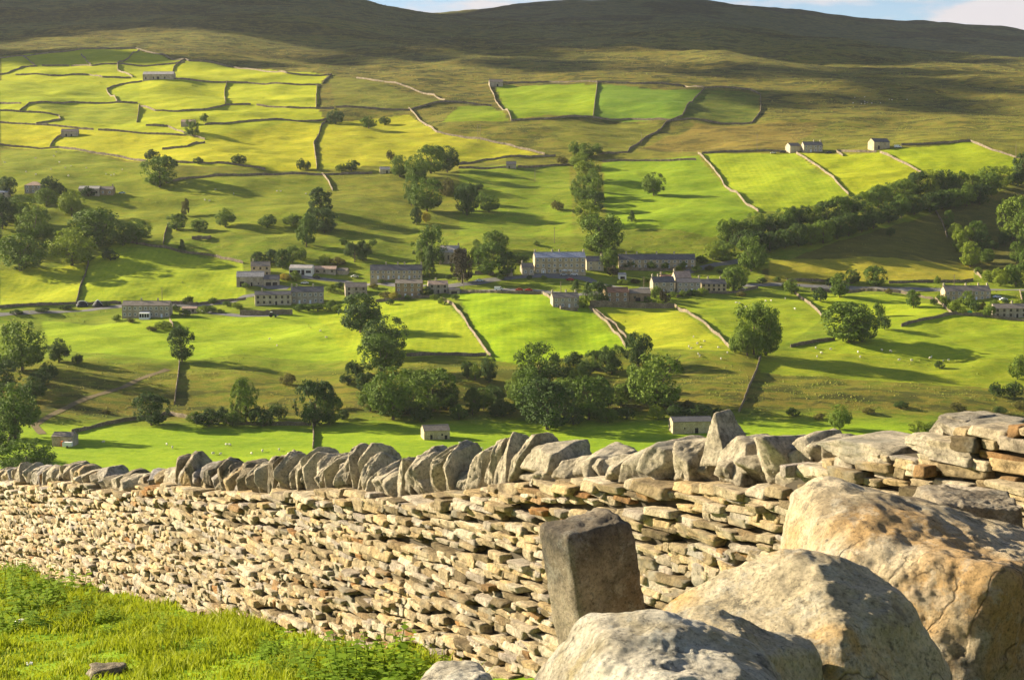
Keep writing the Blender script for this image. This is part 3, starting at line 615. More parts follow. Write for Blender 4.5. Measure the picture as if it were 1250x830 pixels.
HB('cottage', 'plain end cottage of the row beside the tall yellow pole', 'house', 856, 887, 341, 346.5, 356.5, 6.5, 4, 'warm', 'slate', 2, 5, (), (.3, .8), 0, 'the end cottage of the row')
HB('terrace_house', 'far right stone terrace with white porch above bushy gardens', 'terrace', 1153, 1210, 349, 355.5, 367, 7.5, 5, 'warm', 'stone', 2, 8, (3, 5), (.0, .5, .78, .97), 1, 'the far right terrace')
HB('farmhouse', 'low stone farmhouse cut by the right edge of the photo', 'house', 1213.5, 1262, 371, 376.5, 388, 7, 3, 'grey', 'stone', 2, 6, (3,), (.5,), 0, 'the right edge farmhouse')
HB('cottage', 'grey gable ended house at the left edge among trees', 'house', -10, 9.5, 231, 235, 243, 7, 0, 'grey', 'blue', 2, 2, (), (.9,), 0, 'the left edge house')
HB('villa', 'square house with pale pink hipped roof above the left trees', 'house', 30, 51, 222, 226.5, 236, 9, 0, 'grey', 'pink', 2, 3, (), (), 1, 'the pink hipped roof house', hip=True)
HB('barn', 'long low barn with lit roof edge right of the pink roofed house', 'barn', 96, 121, 227.5, 230.5, 239, 7, 0, 'grey', 'pale', 1, 4, (), (), 0, 'the low left barn', openings=((.7,0,2.4,2.4),))
HB('cottage', 'squat brown cottage joined right of the long low barn', 'house', 121.5, 138, 228, 231.5, 238.5, 7, 0, 'brown', 'stone', 1, 2, (), (.9,), 1)
HB('farmhouse', 'lone hill farmhouse with white windows under a spreading tree', 'house', 981, 1004.5, 173.5, 177.5, 186, 7, 8, 'grey', 'slate', 2, 4, (1,), (.6, .95), 1, 'the lone hill farmhouse')
HB('barn', 'narrow pale gabled barn left of the lone hill farmhouse', 'barn', 964, 978, 175, 178.5, 186, 7, 22, 'pale', 'stone', 1, 0, (), (), 0)
HB('barn', 'high stone barn with warm lit gable on the moor edge', 'barn', 1066, 1087, 169.5, 173.5, 182.5, 8, 22, 'warm', 'slate', 1, 0, (), (), 0, 'the high gabled barn', openings=((.3,0,1.6,2.6),))
HB('barn', 'long roofed barn in the uppermost left fields', 'barn', 174, 212, 88, 91, 97.3, 8, -4, 'grey', 'pale', 1, 0, (), (), 0, 'the long upper barn', openings=((.1,0,1.2,2.5),(.35,.5,1.2,2),(.5,0,2,2.6),(.72,.5,1.2,2)))
HB('barn', 'small gabled field barn alone in the yellow upper fields', 'barn', 75, 95, 158, 161, 167, 7, 8, 'grey', 'stone', 1, 0, (), (), 0, 'the small upper barn', openings=((.3,0,1.2,2),(.6,0,1.2,2)))
HB('barn', 'field barn with pale pink roof beside two small trees', 'barn', 221, 238, 146.5, 149, 154.5, 7, 4, 'grey', 'pink', 1, 0, (), (), 0, 'the pink roofed field barn')
HB('barn', 'corner barn at the top left of the green enclosures', 'barn', 597.5, 614, 97.5, 100.5, 106, 8, 6, 'grey', 'stone', 1, 0, (), (), 0, 'the corner barn', openings=((.6,0,1.5,2.4),))
HB('hut', 'tiny lit field hut left of the dark tree clump', 'hut', 464, 476, 204, 207, 212, 5, 8, 'pale', 'pale', 1, 0, (), (), 0, 'the tiny field hut', openings=((.7,0,1.2,2),))
HB('hut', 'small square grey hut by the wall left of the wooded gill', 'hut', 618, 630, 197.5, 200.5, 206, 5, 0, 'grey', 'slate', 1, 0, (), (), 0, 'the square hut', openings=((.3,0,1.2,1.8),))
HB('barn', 'small stone field barn in the middle of the valley floor', 'barn', 518, 549, 518.5, 525.5, 536.5, 7, 14, 'warm', 'stone', 1, 0, (), (), 0, 'the valley floor barn', openings=((.28,.2,.9,1.7),(.7,1.5,.7,.7),(.85,0,1.1,1.6)))
HB('barn', 'long stone field barn just above the pointed wall stone', 'barn', 821, 870, 508.5, 514.5, 529, 7, 8, 'warm', 'slate', 1, 0, (), (), 0, 'the long field barn', openings=((.6,0,1.4,2.2),(.3,1.8,.6,.6)))
HB('barn', 'broken roofed stone barn at lower left with dark doorway', 'barn', 63, 89, 527.5, 533, 545, 6, -6, 'grey', 'stone', 1, 0, (), (), 0, 'the broken roofed barn', openings=((.88,0,1.1,2.4),))
HB('shed', 'green grey shed with rusty roof right of the long roadside farmhouse', 'shed', 222, 240, 374.5, 376.5, 383, 4, 0, 'grey', 'pink', 1, 2, (), (), 0, None, openings=((.5,.9,1.1,.9),))
HB('bus_shelter', 'small pale open shelter on the grass below the long terrace', 'shelter', 755.5, 764.5, 334, 335.5, 341.5, 3, 8, 'white', 'pale', 1, 0, (), (), 0, 'the pale shelter', lean=True, openings=((.5,.1,2.6,1.7),))
HB('hut', 'stone gatehouse like hut right of the great tree by the inn', 'hut', 618, 626, 328.5, 331, 337.5, 4, 0, 'grey', 'stone', 1, 0, (), (), 0)

# white conservatory of the roadside farmhouse
c = at(178, 388.3); r_ = empty('conservatory', (c.x, c.y-2.5, c.z)); tag(r_, 'white glazed conservatory against the long roadside farmhouse', 'conservatory')
q = MB(); 
for x in (-2.6, -1.3, 0, 1.3, 2.6): q.box((x-.1, -1.4, -.3), (x+.1, -1.2, 2.5))
q.box((-2.7, -1.45, 2.5), (2.7, -1.15, 2.75)); q.box((-2.7, -1.5, -.8), (2.7, -1.1, .6)); q.box((-2.7, -1.1, -.8), (-2.5, 1.9, 2.7)); q.box((2.5, -1.1, -.8), (2.7, 1.9, 2.7))
obj('frame', q.data('frame', [M['white']]), r_); q = MB(); q.box((-2.5, -1.33, .6), (2.5, -1.27, 2.5)); obj('pane', q.data('pane', [M['glass']]), r_)
q = MB(); q.add([(-2.7,-1.5,2.76),(2.7,-1.5,2.76),(2.7,1.9,3.3),(-2.7,1.9,3.3),(-2.7,-1.5,2.86),(2.7,-1.5,2.86),(2.7,1.9,3.4),(-2.7,1.9,3.4)], [(0,3,2,1),(4,5,6,7),(0,1,5,4),(1,2,6,5),(2,3,7,6),(3,0,4,7)]); obj('roof', q.data('roof', [M['white']]), r_)
# arched doorway of the inn
q = MB(); A = [(.85*math.cos(t), 2.1+.85*math.sin(t)) for t in np.linspace(0, math.pi, 9)]; B_ = [(1.15*math.cos(t), 2.1+1.15*math.sin(t)) for t in np.linspace(0, math.pi, 9)]
o_, i_ = [(1.15, 0)]+B_+[(-1.15, 0)], [(.85, 0)]+A+[(-.85, 0)]
for k in range(len(o_)-1): q.prism([i_[k], o_[k], o_[k+1], i_[k+1]], -.25, 0)
ir, iw, ihe, ihr, ihd = inn; obj('door_surround', q.data('door_surround', [M['white']]), ir, (-iw/2+iw*1.5/9, -ihd, 0))
# parasols and yard tables
M['canvas'] = simple('white_canvas', (.8,.8,.78), .8, .04)
def parasol(px, py, label):
    c = at(px, py); r_ = empty('parasol', c); tag(r_, label, 'parasol', 'white parasols in front of the inn')
    q = MB(); q.tube([(0,0,-.3),(0,0,2.9)], [.05,.04], 6); obj('pole', q.data('pole', [M['wood']]), r_)
    q = MB(); n = 8; V = [(0,0,3.0)]+[(1.7*math.cos(2*math.pi*k/n), 1.7*math.sin(2*math.pi*k/n), 2.35) for k in range(n)]+[(1.7*math.cos(2*math.pi*k/n), 1.7*math.sin(2*math.pi*k/n), 2.15) for k in range(n)]+[(0,0,2.9)]
    q.add(V, [(0,1+k,1+(k+1) % n) for k in range(n)]+[(1+k,9+k,9+(k+1) % n,1+(k+1) % n) for k in range(n)]+[(17,9+(k+1) % n,9+k) for k in range(n)]); obj('canopy', q.data('canopy', [M['canvas']]), r_)
for px, l in ((689, 'first white parasol from the left in front of the inn'), (695.5, 'second white parasol from the left in front of the inn'), (702, 'third white parasol from the left in front of the inn'), (708, 'rightmost white parasol in front of the inn')): parasol(px, 335.2, l)

# ------------------------------------------------------------------ vehicles
def car(px, py, label, col, rz=0, kind='car', cat='car'):
    c = at(px, py); m = simple('car_paint', col, .3, .02); r_ = empty('parked_'+kind, (c.x, c.y, c.z+.15), rz); tag(r_, label, cat, 'parked cars in the village' if kind == 'car' else None)
    dz = float(H(c.x, c.y)); 
    if kind == 'car': prof = [(-2.1,.3),(-2.15,.75),(-1.9,.95),(-1.2,1.02),(-.6,1.45),(.7,1.5),(1.5,1.02),(2.05,.95),(2.12,.6),(2.05,.3)]; gl = [(-1.05,1.02),(-.53,1.38),(.62,1.43),(1.3,1.02)]; hw = .85
    else: prof = [(-2.5,.35),(-2.55,2.0),(-2.4,2.15),(1.1,2.15),(1.6,1.3),(2.4,1.15),(2.55,.8),(2.5,.35)]; gl = [(.7,1.3),(.7,1.95),(1.05,1.98),(1.5,1.3)]; hw = .95
    q = MB(); q.prism(prof, -hw, hw); obj('body', q.data('body', [m]), r_)
    q = MB(); q.prism(gl, -hw-.02, hw+.02); obj('side_window', q.data('side_window', [M['glass']]), r_)
    for x in (-1.35, 1.35):
        for y in (-hw, hw):
            q = MB(); t = [(x+.33*math.cos(a), .33+.33*math.sin(a)) for a in np.linspace(0, 2*math.pi, 13)[:-1]]; q.prism(t, y-.11, y+.11); obj('wheel', q.data('wheel', [M['darkdoor']]), r_)
car(386.5, 340, 'dark car on the lane in front of the workshop', (.05,.06,.06)); car(372, 347, 'white car parked behind the tall grey house', (.75,.75,.75)); car(433, 339, 'pale grey car on the grass left of the grey terrace', (.55,.57,.52), .3)
car(585, 344, 'pale car on the lane between the chapel and great tree', (.55,.62,.70), .2); car(634, 355.5, 'left one of two red cars on the roadside', (.55,.06,.03)); car(645.5, 355.8, 'right one of two red cars on the roadside', (.60,.05,.03)); car(696, 343, 'dark red car alone on the lane below the inn', (.45,.04,.03), -.3)
car(688, 336.8, 'dull silver car parked in front of the inn', (.42,.45,.48)); car(701, 336.6, 'bright white car parked in front of the inn', (.75,.76,.78)); car(905.5, 354.5, 'white car beside the bush below the right hand row', (.75,.75,.75)); car(1217, 364, 'blue white car parked right of the far right terrace', (.45,.52,.68), .1); car(1225, 367, 'small white car at far right', (.7,.7,.7), .1)
car(609, 355, 'white delivery van on the road above the mown field', (.8,.8,.8), 0, 'van', 'van')
car(149, 237, 'blue green car beside the squat brown cottage', (.25,.42,.50)); car(1012, 187.5, 'dark car right of the lone hill farmhouse', (.05,.05,.06)); car(944, 188, 'pale car left of the narrow pale barn', (.6,.58,.5)); car(955, 187, 'dark car left of the narrow pale barn', (.06,.06,.06))
car(1096, 181, 'white pick up vehicle beside the high gabled barn', (.75,.76,.75), 0, 'van', 'van'); car(57, 237.5, 'white van beside the pink hipped roof house', (.7,.7,.72), 0, 'van', 'van')
# tractor
c = at(333, 387.5); r_ = empty('tractor', (c.x, c.y, c.z+.15)); tag(r_, 'green tractor with pale cab roof on the lane below the pale house', 'tractor')
gm = simple('tractor_green', (.05,.14,.03), .5); q = MB(); q.prism([(-.3,.7),(-.3,1.5),(1.9,1.35),(2.0,.7)], -.4, .4); obj('bonnet', q.data('bonnet', [gm]), r_)
q = MB(); q.prism([(-1.4,1.0),(-1.3,2.5),(-.3,2.5),(-.1,1.0)], -.7, .7); obj('cab', q.data('cab', [M['glass']]), r_); q = MB(); q.box((-1.5,-.8,2.51), (-.2,.8,2.7)); obj('cab_roof', q.data('cab_roof', [M['white']]), r_)
for x, rr, yy in ((-.9, .85, .8), (-.9, .85, -.8), (1.5, .5, .7), (1.5, .5, -.7)):
    q = MB(); q.prism([(x+rr*math.cos(a), rr+rr*math.sin(a)) for a in np.linspace(0, 2*math.pi, 17)[:-1]], yy-.22, yy+.22); obj('wheel', q.data('wheel', [M['darkdoor']]), r_)
# small farm trailer by the broken barn
c = at(82, 546.5); r_ = empty('livestock_trailer', (c.x, c.y, c.z+.1)); tag(r_, 'small white ribbed trailer with orange front beside the broken roofed barn', 'trailer')
q = MB(); q.box((-1.6,-1,.5), (1.9,1,2.1)); 
for k in range(9): q.box((-1.5+k*.4,-1.05,.55), (-1.42+k*.4,-1.0,2.05))
obj('body', q.data('body', [M['white']]), r_); q = MB(); q.box((-2.2,-.9,.6), (-1.62,.9,2.4)); obj('front_box', q.data('front_box', [simple('orange_paint', (.7,.18,.04), .5)]), r_)
for y in (-1, 1):
    q = MB(); q.prism([(.3+.4*math.cos(a), .4+.4*math.sin(a)) for a in np.linspace(0, 2*math.pi, 13)[:-1]], y-.1, y+.1); obj('wheel', q.data('wheel', [M['darkdoor']]), r_)
# sheeted silage heaps
def heap(px, py, wd, ht, label, peak):
    c = at(px, py); r_ = empty('silage_heap', c); tag(r_, label, 'silage heap', 'sheeted heaps by the roadside'); V = []; Fs = []; nx, ny = 14, 8
    for i in range(nx+1):
        for j in range(ny+1):
            u = i/nx*2-1; v = j/ny*2-1; e = max(0, 1-abs(u)**(1.4 if peak else 3.5))*max(0, 1-abs(v)**2.5); V.append((u*wd/2, v*2.4, ht*e-.2))
    for i in range(nx):
        for j in range(ny): a = i*(ny+1)+j; Fs.append((a, a+ny+1, a+ny+2, a+1))
    obj('sheet', mesh('sheet', V, Fs, [simple('black_sheet', (.02,.022,.025), .5)], True), r_)
    for i in range(-5, 6):
        u = i/5.5; z = ht*max(0, 1-abs(u)**(1.4 if peak else 3.5)); q = MB(); q.tube([(u*wd/2-.35, -.9, z*.93-.05), (u*wd/2, -1.0, z*.93+.12), (u*wd/2+.35, -.9, z*.93-.05)], [.13, .24, .13], 6); obj('sandbag', q.data('sandbag', [M['canvas']], True), r_)
heap(101, 373.5, 6.5, 3.0, 'flat topped black sheeted heap edged with white bags by the road', False); heap(120, 373.5, 6.0, 3.6, 'peaked black sheeted heap edged with white bags by the road', True)
# green water tank
c = at(1183.5, 384); r_ = empty('water_tank', c); tag(r_, 'bright green ribbed tank in the far right gardens', 'tank'); q = MB(); q.tube([(0,0,-.3),(0,0,1.8)], [1.3,1.3], 16); obj('tank_body', q.data('tank_body', [simple('green_plastic', (.04,.42,.13), .4)]), r_)
q = MB(); q.tube([(0,0,1.8),(0,0,2.1)], [1.0,.3], 16); obj('lid', q.data('lid', [simple('green_lid', (.05,.35,.12), .4)]), r_)
# roofless sheepfold
c = at(246, 291); q = MB(); rr = random.Random(2)
for k in range(26):
    a = k/26*2*math.pi; x, y = 5.2*math.cos(a), 2.8*math.sin(a); h = rr.uniform(.9, 1.8); q.prism([(x-.8,-.5),(x-.75,h),(x+.7,h*rr.uniform(.7,1)),(x+.8,-.5)], y-.4, y+.4)
tag(obj('sheepfold', q.data('sheepfold', [M['fieldwall']]), loc=c), 'small ruined oval sheepfold in the pasture above the farm barn', 'ruin')
# poles
def pole(px, top, base, label, cross=True):
    c = at(px, base); _, t = ray(px, top); h = max(4, t*c.y-c.z); r_ = empty('utility_pole', c); tag(r_, label, 'pole', 'wooden utility poles')
    q = MB(); q.tube([(0,0,-.5),(0,0,h)], [.17,.12], 7); obj('post', q.data('post', [M['wood']]), r_)
    if cross:
        q = MB(); q.box((-.9,-.06,h-.5), (.9,.06,h-.36)); 
        for x in (-.8, 0, .8): q.tube([(x,0,h-.36),(x,0,h-.15)], [.05,.04], 6)
        obj('cross_arm', q.data('cross_arm', [M['wood']]), r_)
for a in ((676.7,277,297,'pole with cross arm on the slope above the inn'),(653,202,222,'faint thin pole below the small square hut'),(583.3,152,173,'left pole of the close pair beside the pale tumbled wall'),(586.2,152,173,'right pole of the close pair beside the pale tumbled wall'),(783,162,177,'pole beside the dark sweeping wall right of the gill'),(924,164,182,'pole in the straw coloured grass left of the hill farm'),(1240,176,192,'pole near the right edge above the wood'),(198,351,371,'thin pole behind the long roadside farmhouse'),(566,334,352,'pole beside the lane below the chapel'),(888.8,337,357,'tall yellowish pole at the end of the right hand row'),(1164.5,335,357,'tall pole behind the far right terrace'),(514.5,299,318,'thin pole among the pines'),(684.5,343,357,'thin pole on the grass below the inn'),(786,338,352,'thin pole near the pale shelter'),(824,325,341,'pole in front of the long slate terrace')): pole(*a)
# ------------------------------------------------------------------ trees
def crown(seed, kind, nleaf=2400, leaf=.032):
    rr = np.random.RandomState(seed); cl = []
    if kind == 'round':  lobes = [((rr.uniform(-.22,.22), rr.uniform(-.22,.22), rr.uniform(.22,.68)), rr.uniform(.20,.28)) for _ in range(10)] + [((0,0,.45), .36), ((0,0,.28), .36)] + [((rr.uniform(-.2,.2), rr.uniform(-.2,.2), rr.uniform(.14,.26)), .2) for _ in range(4)]
    elif kind == 'tall': lobes = [((rr.uniform(-.2,.2), rr.uniform(-.2,.2), z), .24*math.sin(math.pi*min(1, (z+.12)/1.1))+.1) for z in np.linspace(.22,.84,10)]
    elif kind == 'airy': lobes = [((rr.uniform(-.3,.3), rr.uniform(-.3,.3), rr.uniform(.34,.82)), rr.uniform(.12,.19)) for _ in range(12)]
    elif kind == 'bush': lobes = [((rr.uniform(-.28,.28), rr.uniform(-.28,.28), rr.uniform(.28,.6)), rr.uniform(.22,.33)) for _ in range(7)]
    elif kind == 'pine': lobes = [((rr.uniform(-.3,.3), rr.uniform(-.3,.3), z), rr.uniform(.16,.24)) for z in (.62,.7,.78,.84,.55,.66,.8,.88)]
    else: lobes = [((rr.uniform(-.03,.03), rr.uniform(-.03,.03), z), .34*(1-z)**.8+.04) for z in np.linspace(.1,.95,14)]
    nc = 170 if kind != 'airy' else 100; C = []; Nn = []
    for k in range(nc):
        (c, r) = lobes[rr.randint(len(lobes))]; d = rr.normal(size=3); d /= np.linalg.norm(d)
        if d[2] < -.3: d[2] *= -.5
        sq = (1, 1, .42) if kind == 'pine' else (1, 1, .9)
        C.append(np.array(c)+d*r*rr.uniform(.62, 1.08)*np.array(sq)); Nn.append(d)
    C = np.array(C); Nn = np.array(Nn); k = rr.randint(nc, size=nleaf); cs = .056*(1+.5*rr.rand(nc))[k]
    off = rr.normal(size=(nleaf, 3)); off /= np.linalg.norm(off, axis=1)[:, None]; off *= rr.rand(nleaf)[:, None]**.4
    P = C[k]+off*cs[:, None]; P[:, 2] = np.maximum(P[:, 2], .03)
    P[:, 2] = P[:, 2]
    lo = np.percentile(P, 1.5, axis=0); hi = np.percentile(P, 98.5, axis=0); tgt0 = np.array([-.5, -.5, .13 if kind == 'pine' else .05]); P = tgt0+(P-lo)/(hi-lo)*(np.array([.5, .5, 1.0])-tgt0)
    C = tgt0+(C-lo)/(hi-lo)*(np.array([.5, .5, 1.0])-tgt0)
    if kind in ('round', 'bush', 'tall'):
        q_ = P*np.array([1, 1, .5/.475])-np.array([0, 0, .55]); rr_ = np.linalg.norm(q_*np.array([2, 2, 2])/np.array([1, 1, 1.0]), axis=1); f_ = np.where(rr_ > .97, .97/rr_+rr.uniform(-.05, .09, nleaf), 1.0); P = (q_*f_[:, None]+np.array([0, 0, .55]))/np.array([1, 1, .5/.475]); P[:, 2] = np.maximum(P[:, 2], .03)
    nrm = off*.8+Nn[k]*.8+rr.normal(size=(nleaf, 3))*.5; nrm /= np.linalg.norm(nrm, axis=1)[:, None]
    u = np.cross(nrm, rr.normal(size=(nleaf, 3))); u /= np.linalg.norm(u, axis=1)[:, None]; v = np.cross(nrm, u)
    s = leaf*rr.uniform(.6, 1.3, nleaf)[:, None]*.5
    V = np.stack([P-u*s*1.3, P-v*s, P+u*s*1.3, P+v*s], 1).reshape(-1, 3)
    return V, np.arange(nleaf*4).reshape(-1, 4), C
def trunk_mb(seed, kind, C):
    rr = random.Random(seed); q = MB(); top = {'round': .5, 'tall': .75, 'airy': .6, 'bush': .3, 'pine': .75}.get(kind, .9); r0 = .03
    q.tube([(0,0,-.1),(.005,0,.08),(rr.uniform(-.02,.02),0,top*.5),(rr.uniform(-.03,.03),.01,top)], [r0*1.3, r0, r0*.8, r0*.35], 7)
    for k in range(7 if kind != 'bush' else 4):
        c = C[rr.randrange(len(C))]; z0 = rr.uniform(.15, top*.7); q.tube([(0,0,z0),(c[0]*.5,c[1]*.5,(z0+c[2])*.52),tuple(c)], [r0*.5, r0*.3, r0*.12], 5)
    return q
PROTO = {}
def proto(kind, color, var):
    k = (kind, color, var)
    if k not in PROTO:
        V, Fs, C = crown(var*17+len(kind)*5, kind, 6500 if kind != 'bush' else 2800, .034 if kind != 'bush' else .048)
        PROTO[k] = (mesh('crown', V, Fs, [LEAF[color]]), trunk_mb(var, kind, C).data('trunk', [M['bark']]))
    return PROTO[k]
TREES = []    # (px, base row, width px, height px, kind, colour, group key)
def T(s, grp='trees scattered over the valley side'):
    for ln in s.split(';'):
        v = ln.split()
        if v: TREES.append((float(v[0]), float(v[1]), float(v[2]), float(v[3]), {'r':'round','t':'tall','a':'airy','b':'bush','p':'pine','c':'conifer'}[v[4][0]], {'g':'green','d':'dark','l':'lime','y':'yellow','k':'copper','o':'olive'}[v[4][1]], grp))
T('''195 228 42 37 rg;186 196 18 13 bd;235 166 17 18 ag;249 149 10 10 bg;409 152 20 18 bd;450 157 20 14 bg;470 153 14 10 bd;242 200 12 8 bd;292 201 18 12 bd;367 208 10 14 bd;375 208 8 11 bd;
88 264 30 30 rl;57 252 28 22 rg;42 294 44 42 rg;118 302 60 47 rg;88 324 56 44 rl;25 330 58 44 rg;24 272 40 32 rg;3 280 22 40 td;9 240 22 24 rd;64 236 24 20 bd;75 240 12 16 bd;167 298 36 28 rg;150 300 18 16 bg;222 308 8 15 cd;108 240 16 12 bd;-18 300 40 40 rg;-22 260 40 34 rd;135 318 20 14 bd;
216 281 24 20 rg;243 283 20 16 bg;275 277 24 22 rg;326 277 22 15 bg;358 276 24 14 bg;226 264 10 21 to;392 262 28 32 td;396 284 30 30 rd;384 280 20 26 rd;374 301 24 38 tg;
314 325 17 17 td;330 323 19 18 td;345 328 19 23 td;357 321 16 21 rg;367 318 14 15 bg;396 324 15 13 bl;412 324 20 10 bo;345 341 12 7 by;361 343 13 13 bl;351 343 8 8 by;433 320 22 24 pd;447 318 18 24 pd;420 300 12 10 bg;
365 380 14 9 bg;376 380 13 9 bg;388 380 14 10 bg;400 380 14 9 bg;411 381 13 9 bl;230 371 13 10 bd;260 371 11 8 bg;248 383 15 10 bl;260 382 12 9 bg;199 402 20 10 bl;186 404 14 6 bo;290 377 14 8 bl;278 374 12 7 bg''')
T('''488 216 22 26 rg;546 211 27 31 rd;526 212 34 34 rg;508 227 26 36 rg;521 258 38 40 rg;502 251 18 34 rg;508 275 14 21 td;520 272 11 14 by;570 263 28 38 rd;597 259 24 20 rg;587 250 14 16 bg;429 209 20 13 bd;417 210 14 9 bg;477 196 10 12 bo;584 232 12 8 bd;545 240 18 22 bo;
528 322 28 44 ag;524 338 14 36 cd;514 335 14 28 ly;512 312 18 16 ag;564 346 27 42 tk;604 308 32 26 rg;598 336 36 40 rg;619 338 22 30 rd;580 300 8 8 bg;634 322 26 12 bd;655 300 8 6 bl;430 372 18 12 bg;442 366 12 8 bg;470 364 14 8 bo;480 366 12 10 by;521 362 16 12 bd;540 372 11 10 bl;584 322 18 26 rg'''.replace('ly', 'tl'))
T('''701 190 14 17 rg;729 189 13 13 rg;715 193 20 18 rg;709 207 26 20 rl;716 223 30 26 rl;724 233 22 26 rg;709 243 25 28 rg;727 247 20 30 rl;714 253 26 24 rg;727 258 22 24 rd;717 280 29 36 rl;734 311 50 50 rg;744 328 20 22 rg;722 306 18 18 rl''', 'trees filling the gill above the inn')
T('''687 201 15 10 bo;681 257 16 12 bo;771 271 9 13 cd;798 239 27 27 rg;705 262 12 9 bd;743 331 20 27 rg;748 337 14 12 bk;753 325 8 13 bl;765 328 12 9 bd;773 328 9 9 bg;796 329 12 10 bg;812 329 10 9 bg;833 329 11 10 bg;712 376 15 15 bl;717 362 10 17 cd;729 371 22 27 rd;703 355 10 12 cd;738 372 12 14 bd;799 364 16 15 bl;812 370 13 17 bk;791 370 10 8 bg;858 361 13 10 bl;834 363 9 9 bl;841 361 9 8 bd;848 361 9 8 bg;820 363 10 7 bg;725 327 11 8 bl;667 332 9 8 bd;680 333 8 8 bd;700 333 10 6 bd;806 372 8 6 bl;896 356 28 31 rg;917 331 34 42 rg;870 317 20 20 rl;886 319 22 22 rg;907 346 16 18 bl;880 310 20 16 rg;858 322 16 10 bd;912 308 26 26 rd''')
fr = [(905,306),(922,309),(940,307),(958,303),(975,301),(990,299),(1005,297),(1022,292),(1036,288),(1052,283),(1066,279),(1085,272),(1100,266),(1116,262),(1135,259),(1150,256),(1165,254),(1180,252),(1196,250),(1210,240)]
bk_ = [(888,292),(905,288),(922,285),(940,282),(958,277),(975,273),(992,270),(1008,267),(1024,263),(1040,259),(1056,254),(1072,248),(1088,243),(1104,238),(1120,234),(1136,232),(1152,232),(1168,233),(1186,234),(1205,229),(1222,224)]
rb = random.Random(8)
for i, (x, y) in enumerate(bk_): TREES.append((x, y+6, rb.uniform(24, 31), rb.uniform(25, 31), 'round', rb.choice(['green','green','lime','dark']), 'back row of the long gully wood'))
for i, (x, y) in enumerate(fr): TREES.append((x, y, rb.uniform(22, 29), rb.uniform(23, 29), 'round', rb.choice(['green','dark','dark']), 'front row of the long gully wood'))
T('''1232 225 13 11 bd;1247 226 22 38 td;1242 228 14 20 bd;1158 277 12 20 rg;1166 292 17 19 rl;1175 309 24 32 rl;1193 294 22 24 rg;1184 326 24 31 rl;1198 312 22 30 rd;1205 322 16 18 rg;1212 304 14 10 bd;1237 292 38 52 rl;1252 300 30 44 rg;1241 322 17 27 rg;1194 335 10 9 bl;1207 344 17 14 rl;1221 350 20 23 rl;1240 350 28 28 rg;1086 288 12 10 bd;1255 330 20 26 rg;1226 300 16 18 rd''', 'trees of the right hand gully')
T('''1069 349 27 24 rg;1041 346 17 17 rd;1025 363 23 30 rg;1001 368 17 17 bd;966 359 18 18 rg;1115 376 17 22 tg;1073 387 14 19 bg;1080 402 18 19 bd;1085 359 9 7 bo;1144 347 8 10 bl;1013 348 14 8 bd;958 352 10 8 bd;1154 373 13 13 bl;1164 381 15 15 bl;1174 384 11 10 bl;1182 375 14 20 rg;1191 381 13 14 bd;1206 387 16 15 bg;1199 378 8 10 bo;1148 368 9 9 bg;
920 433 44 60 ag;935 434 36 50 rg;912 434 30 46 rg;896 430 13 13 bg;1037 417 62 47 rg;1052 417 40 36 rg;1242 463 22 30 bg;1218 484 20 17 bd;1238 485 21 19 bd;1147 450 12 10 bd;1025 524 27 30 rg;1122 528 28 14 bl;1144 527 24 13 bl;968 508 16 11 bd;851 508 34 15 bd;1170 502 20 11 bo;1245 500 20 12 bo;1160 522 16 10 bg;''')
T('''440 406 48 46 rd;470 434 52 47 rd;466 457 54 50 rg;480 512 58 62 rg;528 502 60 52 rg;577 506 20 32 td;570 461 14 20 rd;580 464 14 20 bg;597 467 20 32 rd;600 480 13 11 bd;452 502 32 34 rg;435 460 24 20 bd;655 472 52 54 rg;648 512 46 62 rg;668 524 62 62 rd;719 512 52 54 rg;700 446 23 17 bd;725 452 25 25 rg;747 457 31 36 rd;779 447 33 41 rd;800 500 64 68 rg;803 512 20 18 bl;604 507 17 13 bd;690 470 22 26 bd;765 480 18 14 bd;620 500 16 10 bd;500 505 24 18 bd;
222 441 31 42 rd;27 452 56 60 rg;72 442 27 28 rd;8 474 34 34 rd;50 470 26 18 bd;18 535 56 66 rg;185 519 42 40 rd;300 518 34 56 tg;255 520 36 22 bd;322 520 34 24 bd;284 520 26 20 bg;384 520 48 57 rd;402 518 28 40 rg;350 470 20 14 bo;33 578 64 42 rg;-10 560 50 40 rg;418 512 16 12 bd;130 505 10 6 bo;556 503 14 10 bd;640 462 14 12 bd''')
T('''425 470 20 14 bd;500 480 30 30 rg;515 515 26 20 bd;545 500 30 34 rd;560 512 22 18 bg;590 500 24 26 rg;615 508 28 20 bd;630 490 26 34 rg;640 478 20 24 rd;690 500 34 40 rg;700 518 30 26 bd;708 478 26 30 rg;735 500 28 34 rd;742 516 24 18 bg;758 496 26 28 rg;765 512 20 16 bd;780 478 24 24 rd;775 462 18 18 bg;715 458 20 18 bd;675 458 24 26 rd;446 480 22 26 rd;410 500 16 14 bd;340 512 22 20 bd;270 514 18 18 bd;236 516 18 14 bg;60 462 22 20 bd;40 490 30 30 rd;0 505 30 36 rd;95 444 14 12 bd;640 500 26 40 rg;605 494 20 22 rd;826 512 22 18 bd;840 500 14 12 bo;880 508 18 10 bd;1000 512 14 8 bo;1060 505 16 8 bo;1100 498 18 9 bd;1190 520 18 10 bo;1220 505 16 9 bd''')
